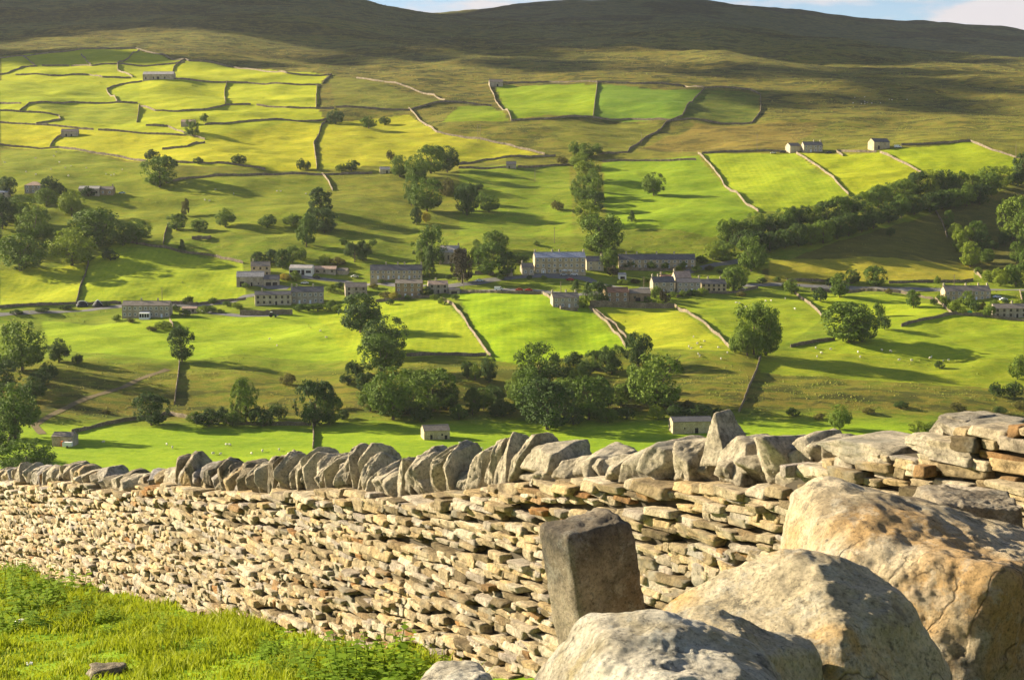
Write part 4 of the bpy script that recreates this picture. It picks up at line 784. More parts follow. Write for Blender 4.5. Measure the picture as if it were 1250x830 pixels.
T('''300 352 10 7 bg;404 356 16 9 bl;414 352 12 8 bd;404 374 12 8 bg;455 352 12 6 bo;466 346 10 5 bl;476 372 10 7 bd;486 365 8 6 bl;498 366 8 6 bg;556 366 10 7 bg;530 366 10 7 bl;512 345 7 5 bd;547 341 10 6 bd;612 342 9 6 bg;646 341 7 5 bd;664 341 7 5 bl;760 348 14 7 bl;776 346 12 6 bo;790 344 12 6 bl;742 356 12 9 bd;733 354 11 12 bd;850 332 14 7 bl;866 330 12 6 bo;828 330 10 6 bl;880 334 10 6 bd;930 346 12 7 bd;948 344 10 6 bg;905 362 12 6 bo;1140 372 9 8 bd;1172 370 10 8 bl;1214 374 12 8 bg;1228 371 9 6 bd;1244 372 10 7 bl;142 392 12 8 bl;160 394 10 6 bo;214 380 12 8 bd;226 386 14 8 bg;270 382 9 5 bl;130 374 10 6 bd;80 378 16 6 bd;50 381 18 6 bd;20 384 16 6 bd''')
TONE = {'green': 'mid green', 'dark': 'dark green', 'lime': 'bright green', 'yellow': 'yellow', 'copper': 'purple brown', 'olive': 'olive brown'}
KIND = {'round': 'round leafy tree', 'tall': 'upright tree', 'airy': 'open branched tree', 'bush': 'low bush', 'pine': 'windswept pine', 'conifer': 'pointed conifer'}
ORD = ['leftmost', 'second', 'third', 'fourth', 'fifth', 'sixth', 'seventh', 'eighth', 'ninth', 'tenth', 'eleventh', 'twelfth', 'thirteenth', 'fourteenth', 'fifteenth', 'sixteenth', 'seventeenth', 'eighteenth', 'nineteenth', 'twentieth', 'twenty first']
LAND += [(222,430,'the lone tree under the lane'),(455,440,'the dark tree stack mid valley'),(680,490,'the thicket below the mown field'),(800,470,'the great round tree mid valley'),(925,405,'the big twin tree'),(1037,395,'the broad dark tree at right'),(300,490,'the bank foot trees at left'),(40,420,'the dark left edge grove'),
 (20,500,'the track foot at far left'),(1180,500,'the shaded bank at far right'),(100,285,'the leafy grove at left'),(395,265,'the dark clump mid left'),(525,225,'the tall central clump'),(510,320,'the pines by the chapel'),(1240,230,'the right end of the wood'),(230,270,'the hedgerow pasture at left'),(195,205,'the yellow pasture round tree')]
def describe(items):
    """items: dicts with px, py, adj, kind -> unique label from nearest landmark, side and rank"""
    B = {}
    for it in items:
        l = min(LAND, key=lambda L_: (L_[0]-it['px'])**2+(1.6*(L_[1]-it['py']))**2); dx = it['px']-l[0]; dy = it['py']-l[1]
        rel = ('right of' if dx > 0 else 'left of') if abs(dx) > 1.3*abs(dy) else ('below' if dy > 0 else 'above')
        if abs(dx) < 7 and abs(dy) < 7: rel = 'beside'
        it['rel'] = rel+' '+l[2]; B.setdefault((it['adj']+' '+it['kind'], it['rel']), []).append(it)
    for (a, r), L_ in B.items():
        L_.sort(key=lambda i: i['px']); n = len(L_)
        for k, it in enumerate(L_):
            if n == 1: it['label'] = f"{a} {r}"
            elif k == n-1: it['label'] = f"rightmost {a} {r}"
            else: it['label'] = f"{ORD[k]} {a} "+("" if k == 0 else "from left ")+r
its = []
for i, t in enumerate(TREES): its.append(dict(px=t[0], py=t[1]-t[3]/2, adj=('big ' if t[2] > 40 else 'small ' if t[2] < 14 else '')+TONE[t[5]], kind=KIND[t[4]], i=i))
gen = [d for d in its if 'row of' not in TREES[d['i']][6]]; describe(gen); LB = {d['i']: d['label'] for d in gen}
for grp in ('back row of the long gully wood', 'front row of the long gully wood'):
    ids = [i for i, t in enumerate(TREES) if t[6] == grp]
    for k, i in enumerate(ids): LB[i] = f"{TONE[TREES[i][5]]} tree, {ORD[k]} from left in {grp}" if k else f"{TONE[TREES[i][5]]} tree, leftmost in {grp}"
rt = random.Random(11)
for i, (px, py, wp, hp, kind, colr, grp) in enumerate(TREES):
    c = at(px, py); sc_ = c.y/F; me_c, me_t = proto(kind, colr, rt.randrange(4) if kind == 'round' else rt.randrange(2))
    nm = {'bush': 'bush', 'pine': 'pine_tree', 'conifer': 'conifer_tree'}.get(kind, 'leafy_tree')
    r_ = empty(nm, c, rt.uniform(0, 6.28)); hh = hp*sc_*1.03; wd = wp*sc_*1.08
    r_.scale = (wd, wd, hh); tag(r_, LB[i], 'bush' if kind == 'bush' else 'tree', grp)
    obj('crown', me_c, r_); obj('trunk', me_t, r_)

# ------------------------------------------------------------------ sheep
M['wool'] = simple('wool', (.62,.58,.48), 1, .12, 5); M['face'] = simple('sheep_face', (.10,.09,.08), .9)
def sheep_me(graze):
    q = MB(); q.tube([(-.55,0,.62),(-.45,0,.66),(-.15,0,.66),(.25,0,.67),(.48,0,.70),(.58,0,.72)], [.10,.26,.31,.30,.23,.10], 10)
    q.tube([(.5,0,.75),(.68,0,.80 if not graze else .55),(.78,0,.82 if not graze else .33)], [.13,.10,.09], 8)
    for x in (-.33, .33):
        for y in (-.14, .14): q.tube([(x,y,.5),(x+.02,y,.25),(x,y,-.05)], [.08,.045,.04], 6)
    body = q.data('sheep', [M['wool']], True)
    h = MB(); hz_ = .80 if not graze else .28; h.tube([(.72,0,hz_+.02),(.84,0,hz_),(.96,0,hz_-.07)], [.09,.085,.045], 8)
    for y in (-1, 1): h.tube([(.74,y*.07,hz_+.05),(.72,y*.2,hz_+.04)], [.04,.015], 5)
    return body, h.data('head', [M['face']], True)
SM = [sheep_me(True), sheep_me(False)]
rs = random.Random(21)
def flock(poly, n, label, group):
    xs = [p[0] for p in poly]; ys = [p[1] for p in poly]; k = 0
    while k < n:
        px, py = rs.uniform(min(xs), max(xs)), rs.uniform(min(ys), max(ys))
        if not inpoly(np.array([px]), np.array([py]), poly)[0]: continue
        c = at(px, py); b, h = SM[rs.random() < .35]; o = obj('sheep', b, None, c, rs.uniform(0, 6.28)); s = rs.uniform(.95, 1.15); o.scale = (s, s, s); tag(o, label, 'sheep', group); obj('head', h, o); k += 1
flock([(5,186),(70,186),(170,205),(170,222),(5,215)], 16, 'small white sheep in the pasture above the pink hipped roof house', 'sheep in the left upper pasture')
flock([(215,224),(380,220),(380,240),(230,250)], 7, 'small white sheep in the pasture below the long dark wall', 'sheep below the long dark wall')
flock([(835,405),(880,425),(905,445),(845,440)], 11, 'white sheep in the yellow pasture corner left of the twin tree', 'sheep left of the twin tree')
flock([(870,362),(960,364),(975,380),(900,385)], 8, 'white sheep in the field right of the cottage row', 'sheep right of the cottage row')
flock([(985,425),(1170,430),(1160,447),(1000,440)], 14, 'white sheep below the broad dark tree at right', 'sheep below the broad tree')
flock([(100,540),(370,545),(370,556),(90,560)], 12, 'white sheep on the bright valley floor at left', 'sheep on the left valley floor')
flock([(550,538),(700,538),(700,550),(550,552)], 7, 'white sheep on the valley floor right of the small barn', 'sheep on the middle valley floor')
flock([(1040,118),(1110,118),(1110,130),(1040,130)], 12, 'tiny pale sheep high on the open moor at right', 'sheep on the moor')
flock([(300,400),(420,400),(420,425),(300,425)], 4, 'white sheep in the field below the lane', 'sheep below the lane')

# ------------------------------------------------------------------ tussocks and rushes on the rough grazing (real tufts that catch the low sun)
def tussocks(n, y0, y1, smin, smax, seed, thr, name, label):
    rr = np.random.RandomState(seed); y = (y0**2+rr.rand(n)*(y1**2-y0**2))**.5; x = y*rr.uniform(-.37, .37, n)
    C, Rg = cover(x, y); dn = fbm2(x/16, y/11, 4, 71)
    keep = (rr.rand(n) < np.clip(Rg-thr, .015, 1)*np.clip(.55+1.5*dn, 0, 1)); x, y, C, Rg = x[keep], y[keep], C[keep], Rg[keep]; n = len(x); z = H(x, y)
    s = rr.uniform(smin, smax, n)*(1+.5*rr.rand(n)**3); V = []; Fs = []
    an = rr.rand(n)*3.14; k = 5
    ring = [np.stack([x+s*.6*np.cos(an+j*2*math.pi/k)*rr.uniform(.6, 1.2, n), y+s*.6*np.sin(an+j*2*math.pi/k)*rr.uniform(.6, 1.2, n), z-.1], 1) for j in range(k)]
    top = np.stack([x+rr.normal(size=n)*s*.15, y+rr.normal(size=n)*s*.15, z+s*rr.uniform(.35, .8, n)], 1)
    V = np.stack(ring+[top], 1).reshape(-1, 3); b = np.arange(n)*(k+1)
    Fs = np.concatenate([np.stack([b+j, b+(j+1) % k, b+k], 1) for j in range(k)])
    me = mesh(name, V, Fs, [TM]); pal = np.array([(.17,.17,.03), (.10,.12,.02), (.28,.22,.05), (.20,.22,.025)]); c = pal[rr.randint(4, size=n)]*.6+C*.5
    c = np.repeat(np.concatenate([c, np.ones((n, 1))], 1), k+1, axis=0).astype(np.float32)
    a = me.color_attributes.new('tuft', 'FLOAT_COLOR', 'POINT'); a.data.foreach_set('color', c.ravel()); tag(obj(name, me), label, 'tussocks', None, 'stuff')
TM, t_, b_ = mat('tussock', .95); vc = N(t_, 'ShaderNodeVertexColor', layer_name='tuft'); t_.links.new(vc.outputs[0], b_.inputs['Base Color'])
tussocks(260000, 640, 1500, .35, .8, 41, .12, 'rough_grass', 'tussocks and rushes on the rough grazing slopes')
tussocks(120000, 1400, 2700, .6, 1.5, 42, .3, 'moor_grass', 'heather and bent grass tufts on the upper moor')
# ------------------------------------------------------------------ stones
def grid_cube(n):
    V = {}; Fs = []
    def vid(p):
        k = tuple(p)
        if k not in V: V[k] = len(V)
        return V[k]
    for ax in range(3):
        for s in (0, n):
            for i in range(n):
                for j in range(n):
                    q = []
                    for a, b in ((i, j), (i+1, j), (i+1, j+1), (i, j+1)):
                        p = [0, 0, 0]; p[ax] = s; p[(ax+1) % 3] = a; p[(ax+2) % 3] = b; q.append(vid(p))
                    Fs.append(q if s else q[::-1])
    A = np.array(list(V.keys()), float)/n*2-1
    return A, np.array(Fs)
GC = {n: grid_cube(n) for n in (5, 8, 12, 18, 90)}
def rock(n, planes, p=16, disp=(), seed=0):
    """closed rock: cube directions cut by planes (normal, distance), edges rounded by p, then roughened"""
    A, Fs = GC[n]; D = A/np.linalg.norm(A, axis=1)[:, None]
    s = np.zeros(len(D))
    for nv, d in planes:
        nv = np.array(nv, float); nv /= np.linalg.norm(nv); s += np.maximum(0, D@nv/d)**p
    V = D/(s**(1/p))[:, None]
    for f, a, o in disp:
        nn = fbm3(V*f+seed*3.1, o, seed); V = V + D*(a*nn if a > 0 else -a*(.35-np.abs(nn))*1.6)[:, None]
    return V, Fs
def box_planes(rn, tilt=.16, ch=4):
    P = []
    for ax in range(3):
        for s in (-1, 1):
            v = [rn.uniform(-tilt, tilt) for _ in range(3)]; v[ax] = s; P.append((v, rn.uniform(.88, 1.0)))
    for _ in range(ch):
        v = [rn.choice((-1, 1))*rn.uniform(.5, 1) for _ in range(3)]; P.append((v, rn.uniform(1.3, 1.6)))
    return P
rw = random.Random(5)
PB = []
for k in range(28):
    V, Fs = rock(5, box_planes(rw, .08, 2), 100, [(1.6, .03, 3), (4, .02, 2)], k); PB.append(V)
PB8 = [rock(8, box_planes(rw, .09, 3), 110, [(1.5, .03, 3), (5, .03, 2)], k+60)[0] for k in range(36)]
PF = GC[5][1]
# wall frame: s runs along the wall from far left to near right
S0, S1 = -18.0, 27.5
def wp(s, off=0): q = WA + WU*s + np.array([-WN_[0], -WN_[1]])*off; return q      # off > 0: towards the camera side
def ground(s, off=0): q = wp(s, off); return float(H(q[0], q[1]))
sgrid = np.arange(S0-1, S1+1, .5); gz = np.array([ground(s, .3) for s in sgrid]); gz = np.convolve(np.pad(gz, 3, mode='edge'), np.ones(7)/7, 'valid')
def G_(s): return float(np.interp(s, sgrid, gz))
def topH(s): return float(np.interp(s, [-9, 0, 8, 13, 16, 17.5, 18.3, 24.2], [1.2, 1.22, 1.14, 1.10, 1.13, 1.16, 1.32, 1.40])) + .03*math.sin(s*1.7)
AV = []; AF = []; nv = 0
def put(V, Fs, scale, rot, s, off, z):
    global nv
    P = V*np.array(scale); ca, sa = math.cos(rot[1]), math.sin(rot[1])       # lean in the wall plane
    x, y, zz = P[:, 0]*ca+P[:, 2]*sa, P[:, 1], -P[:, 0]*sa+P[:, 2]*ca
    cb, sb = math.cos(rot[0]), math.sin(rot[0]); x, y = x*cb-y*sb, x*sb+y*cb
    b = wp(s, off); ux, uy = WU; nx, ny = -WN_
    return np.stack([b[0]+x*ux-y*nx, b[1]+x*uy-y*ny, z+zz], 1)
def lay(off, sgn, dens, s0, s1):
    """courses of stones; each course wanders in height and thickness"""
    global nv
    z = -.05; rn = random.Random(int(off*100)+3); c = 0
    while z < 1.45:
        hc = rn.choice([.028, .034, .038, .042, .048, .054, .062, .075, .045])*dens; s = s0+rn.uniform(0, .2); ph = rn.uniform(0, 9); thr = rn.random() < .12
        while s < s1:
            big = rn.random(); wd = (rn.uniform(.06, .16) if big < .45 else rn.uniform(.14, .30) if big < .92 else rn.uniform(.3, .45))*dens
            zz = z+.022*math.sin(s*1.1+ph)+.012*math.sin(s*3.1+ph*2); hh = hc*rn.uniform(.8, 1.22)
            if rn.random() < .03: hh *= 1.8
            if zz+hh < topH(s)+.03:
                prot = rn.gauss(0, .008)+(.05 if thr and rn.random() < .35 else 0)+(.04 if rn.random() < .02 else 0)
                batter = .05*(1-zz/1.2); dp = rn.uniform(.08, .13)
                if rn.random() < .96:
                    fl = np.array([rn.choice((-1, 1)), rn.choice((-1, 1)), rn.choice((-1, 1))]); hi_ = s > 7 and sgn > 0; PF_ = GC[8][1] if hi_ else PF; PBB = PB8 if hi_ else PB; Fo = PF_ if fl.prod() > 0 else PF_[:, ::-1]
                    V = put(PBB[rn.randrange(len(PBB))]*fl, PF_, (wd*.5*1.04, dp, hh*.5*1.06), (rn.gauss(0, .045), rn.gauss(0, .035)), s+wd/2, off+sgn*(batter+prot-dp), G_(s)+zz+hh/2)
                    AV.append(V); AF.append(Fo+nv); nv += len(V)
            s += wd+rn.uniform(.002, .012)
        z += hc*.98; c += 1
lay(.27, 1, .87, -3.0, S1); lay(.27, 1, 1.5, S0, -3.0); lay(-.27, -1, 2.2, S0, S1)
wall = empty('dry_stone_wall', (float(wp(8)[0]), float(wp(8)[1]), G_(8))); inv = wall.location.copy()
tag(wall, 'foreground dry stone wall of tan coursed stones with upright coping', 'stone wall', None, 'thing')
def shift(V): return V-np.array(inv)
obj('stonework', mesh('stonework', shift(np.concatenate(AV)), np.concatenate(AF), [M['drystone']]), wall)
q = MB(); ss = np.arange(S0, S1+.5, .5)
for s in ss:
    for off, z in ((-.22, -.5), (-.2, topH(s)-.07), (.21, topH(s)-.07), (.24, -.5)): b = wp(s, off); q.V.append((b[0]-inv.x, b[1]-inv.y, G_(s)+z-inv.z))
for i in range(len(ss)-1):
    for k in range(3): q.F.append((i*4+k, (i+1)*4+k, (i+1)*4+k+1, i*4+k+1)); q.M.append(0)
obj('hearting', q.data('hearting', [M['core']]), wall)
# coping stones
def cope_planes(rn):
    P = [((1, rn.uniform(-.2,.2), rn.uniform(-.25,.25)), rn.uniform(.75, 1)), ((-1, rn.uniform(-.2,.2), rn.uniform(-.25,.25)), rn.uniform(.75, 1)), ((0, 0, -1), 1.0)]
    for a in np.arange(0, 360, 45): 
        a = R(a+rn.uniform(-14, 14)); 
        if math.sin(a) > -.8: P.append(((rn.uniform(-.2,.2), math.cos(a), math.sin(a)), rn.uniform(.72, 1.1)))
    P += [((rn.choice((-1,1)), rn.uniform(-1,1), rn.uniform(.3,1)), rn.uniform(.8, 1.2)) for _ in range(4)]
    return P
near = []; s = S1-.1; rc = random.Random(77)
while s > S0:
    far_ = s < 4
    if s > 18.2: s -= .2; continue
    if s > 15.4: wd = rc.uniform(.10, .2); hh = rc.uniform(.10, .18)
    elif s > 8.4: wd = rc.uniform(.055, .12); hh = rc.uniform(.17, .33)
    elif s > 5: wd = rc.uniform(.12, .30); hh = rc.uniform(.13, .22)
    else: wd = rc.uniform(.10, .22); hh = rc.uniform(.18, .26)
    near.append((s-wd/2, wd, hh)); s -= wd*.97
ST = []; n_c = 0
for k, (s, wd, hh) in enumerate(near):
    V, Fs = rock(18, cope_planes(rc), 70, [(1.3, .06, 2), (3.5, -.035, 3), (9, .022, 3)], 100+k)
    lean = rc.gauss(-.13, .17) if 8.4 < s < 15.4 else rc.gauss(-.1, .22)
    P = put(V, Fs, (wd*.50, rc.uniform(.15, .22), hh*.58), (rc.gauss(.1, .28), lean), s, rc.uniform(-.03, .04), G_(s)+topH(s)+hh*.46-.02)
    if n_c < 66 and s > -1.5: n_c += 1; obj('coping_stone', mesh('coping_stone', shift(P), Fs, [M['coping']]), wall)
    else: ST.append((P, Fs))
if ST:
    m_ = 0; VV = []; FF = []
    for P, Fs in ST: VV.append(shift(P)); FF.append(Fs+m_); m_ += len(P)
    o = obj('far_coping', mesh('far_coping', np.concatenate(VV), np.concatenate(FF), [M['coping']]), wall); o['kind'] = 'stuff'
# large named top stones, given by photo position and size
def s_at(px): a = (px-625)/F; return (WA[0]-a*WA[1])/(a*WU[1]-WU[0])
def topstone(px, pt, pb, wpx, planes, label, dep=.2, lean=0, yaw=0, m='coping', off=.02, seed=1, child=True):
    s = s_at(px); b = wp(s, off); D = b[1]; z1 = ray(px, pt)[1]*D; z0 = ray(px, pb)[1]*D; wd = wpx*D/F/.86
    rq = random.Random(seed); planes = list(planes)+[] if seed == 17 else list(planes)+[((rq.uniform(-1,1), rq.uniform(-1,.3), rq.uniform(-.6,1)), rq.uniform(.82, 1.0)) for _ in range(5)]
    V, Fs = rock(18, planes, 70, [(1.3, .05, 2), (3, -.03, 3), (8, .02, 3)], seed)
    P = put(V, Fs, (wd/2, dep, (z1-z0)/2*.93), (yaw, lean), s, off, z0+(z1-z0)*.46)
    o = obj('coping_stone', mesh('coping_stone', shift(P), Fs, [M[m]]), wall); o['label'] = label
bp = lambda k, t=.22, c=4: box_planes(random.Random(k), t, c)
tri = [((0,0,-1),.9),((1,0,.62),.62),((-1,0,.30),.62),((0,1,.2),.9),((0,-1,.2),.9),((1,.2,-.3),.9)]
topstone(687, 535, 583, 50, bp(1, .3, 6), 'big rounded grey coping block', .2, .1, .3, seed=11)
topstone(690, 566, 602, 44, bp(2, .3, 5), 'tilted coping slab under the big block', .2, -.5, .2, seed=12)
topstone(745, 545, 592, 42, bp(3, .25, 6), 'pale rounded coping block', .2, .0, .4, seed=13)
topstone(806, 540, 586, 42, bp(4, .25, 5), 'golden squarish coping block', .2, .25, .3, seed=14)
topstone(840, 536, 582, 36, bp(5, .2, 4), 'upright pale coping stone', .2, .15, .2, seed=15)
topstone(864, 530, 585, 36, bp(6, .25, 5), 'brown chunky coping stone', .2, -.3, .2, seed=16)
topstone(894, 503, 566, 36, [((0,0,-1),.95),((1,0,.62),.56),((-1,0,.28),.56),((0,1,.25),.7),((0,-1,.25),.8),((-.5,0,1),1.15)], 'tall pointed coping stone standing above the rest', .13, -.12, .2, seed=17)
topstone(922, 522, 582, 66, [((0,0,-1),.9),((1,0,.35),.8),((-1,0,.75),.62),((.2,0,1),.78),((0,1,.2),.8),((-.25,-1,.3),.62)], 'large sloping wedge shaped coping stone', .2, .05, .15, seed=18)
topstone(975, 527, 590, 58, bp(9, .35, 6), 'big pale jagged coping block', .22, -.2, .3, seed=19)
topstone(1005, 556, 600, 50, bp(10, .3, 5), 'rusty brown coping block', .2, .3, .3, seed=20)
topstone(1010, 523, 560, 40, tri, 'small wedge stone resting on the coping', .15, .5, .2, seed=21)
topstone(1048, 551, 592, 52, bp(12, .35, 5), 'grey angular coping block', .2, .4, .2, seed=22)
topstone(1080, 556, 600, 26, bp(13, .2, 3), 'narrow pale slab leaning on the wall end', .12, -.45, .2, seed=23)
topstone(1100, 530, 560, 112, bp(14, .14, 3), 'broad pale flat capstone', .26, .03, .15, seed=24)
topstone(1040, 530, 556, 34, bp(15, .25, 4), 'small grey block by the broad flat capstone', .15, -.2, .2, seed=25)
topstone(1110, 560, 588, 44, bp(16, .2, 3), 'block tucked under the flat capstone', .18, .1, .1, seed=26)
topstone(1200, 528, 550, 106, bp(17, .14, 3), 'long flat capstone near the right edge', .26, .04, .1, seed=27)
topstone(1170, 508, 531, 28, bp(18, .2, 3), 'small dark upright block on the stacked slabs', .15, .0, .3, seed=28)
topstone(1205, 508, 530, 66, bp(19, .3, 5), 'topmost dark slab on the stack at right', .2, .12, .2, seed=29)
topstone(1190, 504, 514, 34, bp(20, .2, 3), 'thin chip of stone on the topmost slab', .12, 0, .2, seed=30)
topstone(1252, 525, 556, 40, bp(21, .3, 5), 'rounded end stone at the right edge', .2, .1, .2, seed=31)
topstone(1224, 560, 584, 62, bp(22, .1, 2), 'thick squared block near the right edge', .2, .0, .05, seed=32)
topstone(1160, 562, 580, 60, bp(23, .12, 3), 'thin flat stone below the capstones', .22, .03, .1, seed=33)
topstone(1214, 545, 562, 64, bp(24, .12, 3), 'dark thin slab between the stacked stones', .22, .0, .1, seed=34)

# ------------------------------------------------------------------ boulders and the leaning post
def rockmat(name, pale, mid, warm, dark, warmth, seed, lich=.5, crack=.8):
    m, t, b = mat(name, .9); P0 = N(t, 'ShaderNodeTexCoord').outputs['Object']; mp_ = N(t, 'ShaderNodeMapping'); t.links.new(P0, mp_.inputs[0]); mp_.inputs['Location'].default_value = (seed*3.1, seed*1.7, seed); P = mp_.outputs[0]
    c = ramp(t, noise(t, 2.4, 9, .68, P), [(.34, dark), (.46, mid), (.58, pale)])
    c = mixc(t, 1, c, ramp(t, noise(t, 9, 8, .75, P), [(.3, G3(.55)), (.5, G3(1)), (.7, G3(1.3))]), 'MULTIPLY')
    c = mixc(t, ramp(t, noise(t, 1.7, 5, .6, P), [(.60-warmth*.2, G3(0)), (.68-warmth*.2, G3(.85))]), c, warm)
    v = N(t, 'ShaderNodeTexVoronoi'); v.inputs['Scale'].default_value = 14; t.links.new(P, v.inputs['Vector'])
    l = ramp(t, noise(t, 11, 6, .75, P), [(.52, G3(0)), (.60, G3(lich))]); c = mixc(t, l, c, (.50,.49,.42))
    l2 = ramp(t, noise(t, 6, 6, .75, P), [(.57, G3(0)), (.64, G3(.7))]); c = mixc(t, l2, c, (.10,.095,.075))
    l3 = ramp(t, noise(t, 38, 4, .8, P), [(.58, G3(0)), (.66, G3(.65))]); c = mixc(t, l3, c, (.06,.055,.045))
    c = mixc(t, 1, c, ramp(t, noise(t, 85, 5, .8, P), [(.36, G3(.62)), (.48, G3(1.08)), (.64, G3(1.35))]), 'MULTIPLY')
    dn = N(t, 'ShaderNodeTexNoise'); dn.inputs['Scale'].default_value = 2.5; dn.inputs['Detail'].default_value = 5; t.links.new(P, dn.inputs['Vector'])
    av = N(t, 'ShaderNodeMixRGB', blend_type='LINEAR_LIGHT'); av.inputs[0].default_value = .28; t.links.new(P, av.inputs[1]); t.links.new(dn.outputs['Color'], av.inputs[2])
    vc_ = N(t, 'ShaderNodeTexVoronoi', feature='DISTANCE_TO_EDGE'); vc_.inputs['Scale'].default_value = 2.3; t.links.new(av.outputs[0], vc_.inputs['Vector'])
    ck = ramp(t, vc_.outputs['Distance'], [(.0, G3(.35)), (.016, G3(1))]); ck = mixc(t, ramp(t, noise(t, 1.9, 2, .5, P), [(.50, G3(0)), (.60, G3(crack))]), (1.0, 1.0, 1.0), ck); c = mixc(t, 1, c, ck, 'MULTIPLY')
    t.links.new(c, b.inputs['Base Color'])
    h1 = noise(t, 20, 11, .80, P); h2 = mixc(t, .35, h1, ck); bump(t, b, h2, 1.0, .05); return m
def boulder(name, label, px, py, D, planes, m, p=14, disp=((1.5,.04,2),(3.4,-.018,3),(7,.012,3),(18,.005,3),(45,.003,2)), seed=1, n=90, cat='boulder', base=None):
    a, t = ray(px, py); V, Fs = rock(n, planes, p, disp, seed); loc = Vector((a*D, D, t*D))
    o = obj(name, mesh(name, V, Fs, [m], True), loc=loc); tag(o, label, cat); return o
RA = rockmat('boulder_warm', (.60,.50,.34), (.46,.37,.23), (.46,.29,.12), (.22,.17,.11), .38, 1, .35)
RB = rockmat('boulder_grey', (.58,.49,.33), (.44,.37,.24), (.48,.28,.07), (.24,.20,.14), .65, 4, .4)
RC = rockmat('boulder_lichen', (.62,.57,.46), (.47,.42,.32), (.36,.29,.14), (.22,.18,.13), .25, 7, .7, .4)
RP = rockmat('post_stone', (.30,.25,.18), (.17,.14,.10), (.20,.14,.085), (.065,.058,.05), .3, 9, .22, 0)
boulder('boulder', 'largest boulder, tan with a dark undercut right side, at the right edge', 1142, 785, 4.7,
  [((.30,-.05,1),.335),((-.12,-.25,1),.40),((-1,-.15,.55),.47),((-.42,-1,.42),.36),((.80,-.75,-.08),.285),((.25,-1,-.55),.40),((0,0,-1),1.0),((-.5,-.9,-.1),.50),((1,.1,.4),.62),((0,1,.2),.5),((-1,.3,-.1),.50)], RA, 16, seed=3)
boulder('boulder', 'middle boulder with orange stained left face and grey right face', 1003, 822, 3.9,
  [((-.52,-.35,1),.215),((.30,-.2,1),.225),((.72,-.62,.42),.215),((-.62,-.8,.45),.235),((-1,-.1,.6),.36),((1,.1,.5),.30),((0,-1,-.2),.34),((0,0,-1),1.1),((0,1,.3),.3),((-.1,-1,.3),.28)], RB, 13, seed=8)
boulder('boulder', 'pale lichen covered boulder cut by the bottom edge', 780, 886, 3.3,
  [((-.08,-.1,1),.165),((-1,-.15,.55),.145),((-.6,-.3,1),.165),((.32,-.1,1),.185),((.2,-1,.6),.2),((-.4,-1,.3),.25),((1,0,.45),.32),((0,0,-1),.9),((0,1,.4),.25)], RC, 16, seed=5)
boulder('boulder', 'dark shaded stone wedged between the pale and middle boulders', 893, 830, 3.55,
  [((-.3,-.3,1),.125),((.35,-.1,1),.125),((-1,-.2,.4),.15),((.8,-.6,.3),.15),((0,-1,.2),.14),((1,0,.1),.22),((0,0,-1),.9),((0,1,.2),.15)], RB, 16, seed=12)
boulder('boulder', 'small stone just showing at the bottom edge left of the pale boulder', 552, 868, 3.4,
  [((0,-.2,1),.056),((-1,0,.5),.07),((1,0,.5),.08),((0,-1,.3),.09),((0,0,-1),1.1),((0,1,.2),.1)], RC, 14, seed=14)
boulder('boulder', 'dark flat topped block behind the largest boulder against the wall', 1192, 650, 5.7,
  [((.05,-.05,1),.115),((-1,-.1,.15),.17),((1,-.1,.1),.14),((0,-1,.12),.12),((0,0,-1),1.1),((0,1,0),.14)], RP, 30, seed=16)
# leaning post
pb_ = [((0,0,1),.60),((.10,-.35,1),.575),((0,0,-1),.75),((1,0,0),.128),((-1,0,0),.128),((0,-1,0),.085),((0,1,0),.085),((-1,-1,0),.142)]
V, Fs = rock(90, pb_, 34, [(2.2,.016,3),(8,.010,3),(24,-.006,3),(60,.005,2)], 21)
a, t = ray(727, 625); Dp = 5.15
ob = obj('stone_post', mesh('stone_post', V, Fs, [RP], True)); ob.rotation_euler = (R(-3), R(-9), R(32)); ob.location = (a*Dp-.02+.08, Dp, t*Dp-.615)
tag(ob, 'leaning squared stone gatepost, dark right face, in front of the wall', 'gatepost')

# ------------------------------------------------------------------ foreground grass, weeds, small bits
def in_front(x, y): return (x-WA[0])*WN_[0]+(y-WA[1])*WN_[1] < -.32
rr = np.random.RandomState(9); n = 150000
y = 8+rr.rand(n)**.8*20; x = y*rr.uniform(-.40, -.02, n); k = ((x-WA[0])*WN_[0]+(y-WA[1])*WN_[1]) < -.30; x, y = x[k], y[k]; n = len(x)
cl_ = fbm2(x/.35, y/.35, 3, 61); z = H(x, y); hgt = (.03+.03*rr.rand(n))*(1+1.6*np.clip(cl_, -.45, 1)); wdt = .0045+.004*rr.rand(n); an = rr.rand(n)*6.283; ln = rr.normal(size=(n, 2))*.45
dx, dy = np.cos(an)*wdt, np.sin(an)*wdt
B0 = np.stack([x-dx, y-dy, z-.01], 1); B1 = np.stack([x+dx, y+dy, z-.01], 1); M0 = np.stack([x-dx*.7+ln[:, 0]*hgt*.35, y-dy*.7+ln[:, 1]*hgt*.35, z+hgt*.6], 1); M1 = np.stack([x+dx*.7+ln[:, 0]*hgt*.35, y+dy*.7+ln[:, 1]*hgt*.35, z+hgt*.6], 1)
T0 = np.stack([x+ln[:, 0]*hgt, y+ln[:, 1]*hgt, z+hgt], 1)
V = np.stack([B0, B1, M1, M0, T0], 1).reshape(-1, 3); b = np.arange(n)*5
Fs = np.concatenate([np.stack([b, b+1, b+2], 1), np.stack([b, b+2, b+3], 1), np.stack([b+3, b+2, b+4], 1)])
tag(obj('grass', mesh('grass', V, Fs, [LEAF['grass']])), 'short bright green grass in front of the foreground wall', 'grass', None, 'stuff')
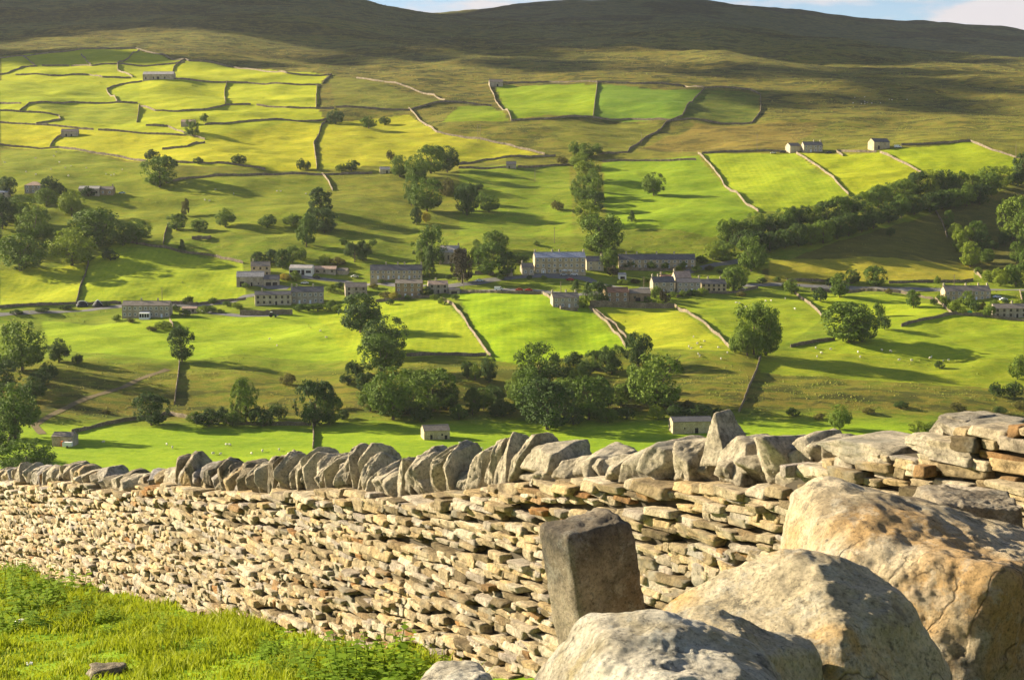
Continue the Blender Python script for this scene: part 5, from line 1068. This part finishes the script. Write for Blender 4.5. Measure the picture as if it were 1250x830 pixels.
def weed_me(seed, kind):
    rn = np.random.RandomState(seed); V = []; Fs = []; q = MB()
    ns = 13 if kind == 'nettle' else 20
    for s in range(ns):
        bx, by = rn.normal(size=2)*.17; h = rn.uniform(.16, .42); lx, ly = rn.normal(size=2)*.10
        top = (bx+lx, by+ly, h); q.tube([(bx, by, -.05), (bx+lx*.4, by+ly*.4, h*.55), top], [.005, .004, .002], 5)
        for z in np.arange(.05, h, .045):
            f = z/h; cx, cy = bx+lx*f, by+ly*f; a0 = rn.rand()*3.14; L_ = .10*(1-.45*f)*rn.uniform(.7, 1.3)
            for a in (a0, a0+3.14):
                d = np.array([math.cos(a), math.sin(a), rn.uniform(-.5, .25)]); w_ = np.array([-math.sin(a), math.cos(a), 0])*L_*.42; p = np.array([cx, cy, z]); b = len(V)
                V += [p, p+d*L_*.45+w_, p+d*L_, p+d*L_*.45-w_]; Fs.append((b, b+1, b+2, b+3))
    return mesh('leaves', V, Fs, [LEAF['weed']]), q.data('stem', [LEAF['lime']])
WM = [weed_me(k, 'nettle' if k % 2 else 'dock') for k in range(5)]
wd_ = [(8,735,1.0),(28,722,1.1),(45,745,1.2),(62,728,1.25),(80,742,.9),(15,768,.9),(60,768,.8),(100,755,.7),(128,757,.5),(142,775,.5),(212,778,.55),(330,802,.6),(350,822,.6),(372,806,.5),(398,828,.7),(420,822,.8),(440,838,1.05),(462,834,1.1),(482,828,.9),(455,850,.9),(498,842,.8),(250,800,.45),(178,762,.45),(405,850,.7),(35,702,.7),(0,705,.8)]
def atn(px, py, y0=7):                      # first hit of a view ray with the near slope
    a, t = ray(px, py); ys = np.arange(y0, 24, .02); hh = H(a*ys, ys); k = int(np.argmax(hh >= t*ys)); return Vector((a*ys[k], ys[k], hh[k]))
ws = sorted(wd_, key=lambda v: v[0])
for k, (px, py, s) in enumerate(ws):
    c = atn(px, py); dist = (c.x-WA[0])*WN_[0]+(c.y-WA[1])*WN_[1]
    if dist > -.5: c.x -= WN_[0]*(dist+.5); c.y -= WN_[1]*(dist+.5); c.z = float(H(c.x, c.y))
    lv, st = WM[k % 5]; r_ = empty('nettle_clump', c, k*1.3); r_.scale = (s*.85, s*.85, s*.72)
    side = 'left' if px < 230 else 'middle'; L_ = [w_ for w_ in ws if (w_[0] < 230) == (px < 230)]; i = L_.index((px, py, s))
    o_ = ORD[i]+(' ' if i == 0 else ' from left ') if i < len(L_)-1 else 'rightmost '
    tag(r_, f"{o_}leafy weed clump at the wall foot, bottom {side} of the photo", 'weeds', 'nettles and weeds at the wall foot'); obj('leaves', lv, r_); obj('stalks', st, r_)
def pebble(name, px, py, sz, m, label, seed):
    c = atn(px, py); V, Fs = rock(12, box_planes(random.Random(seed), .3, 9), 5, [(1.5,.22,3)], seed); o = obj(name, mesh(name, V*np.array(sz), Fs, [m], True), loc=c+Vector((0,0,sz[2]*.5)), rz=.4); tag(o, label, 'stone')
pebble('stone', 131, 824, (.13,.10,.055), RP, 'dark half buried stone in the grass at bottom left', 3)
pebble('stone', 36, 812, (.03,.04,.015), M['canvas'], 'little white pebble in the grass at bottom left', 5)
pebble('stone', 25, 762, (.05,.05,.03), M['canvas'], 'tiny white stone among the weeds at far left', 7)
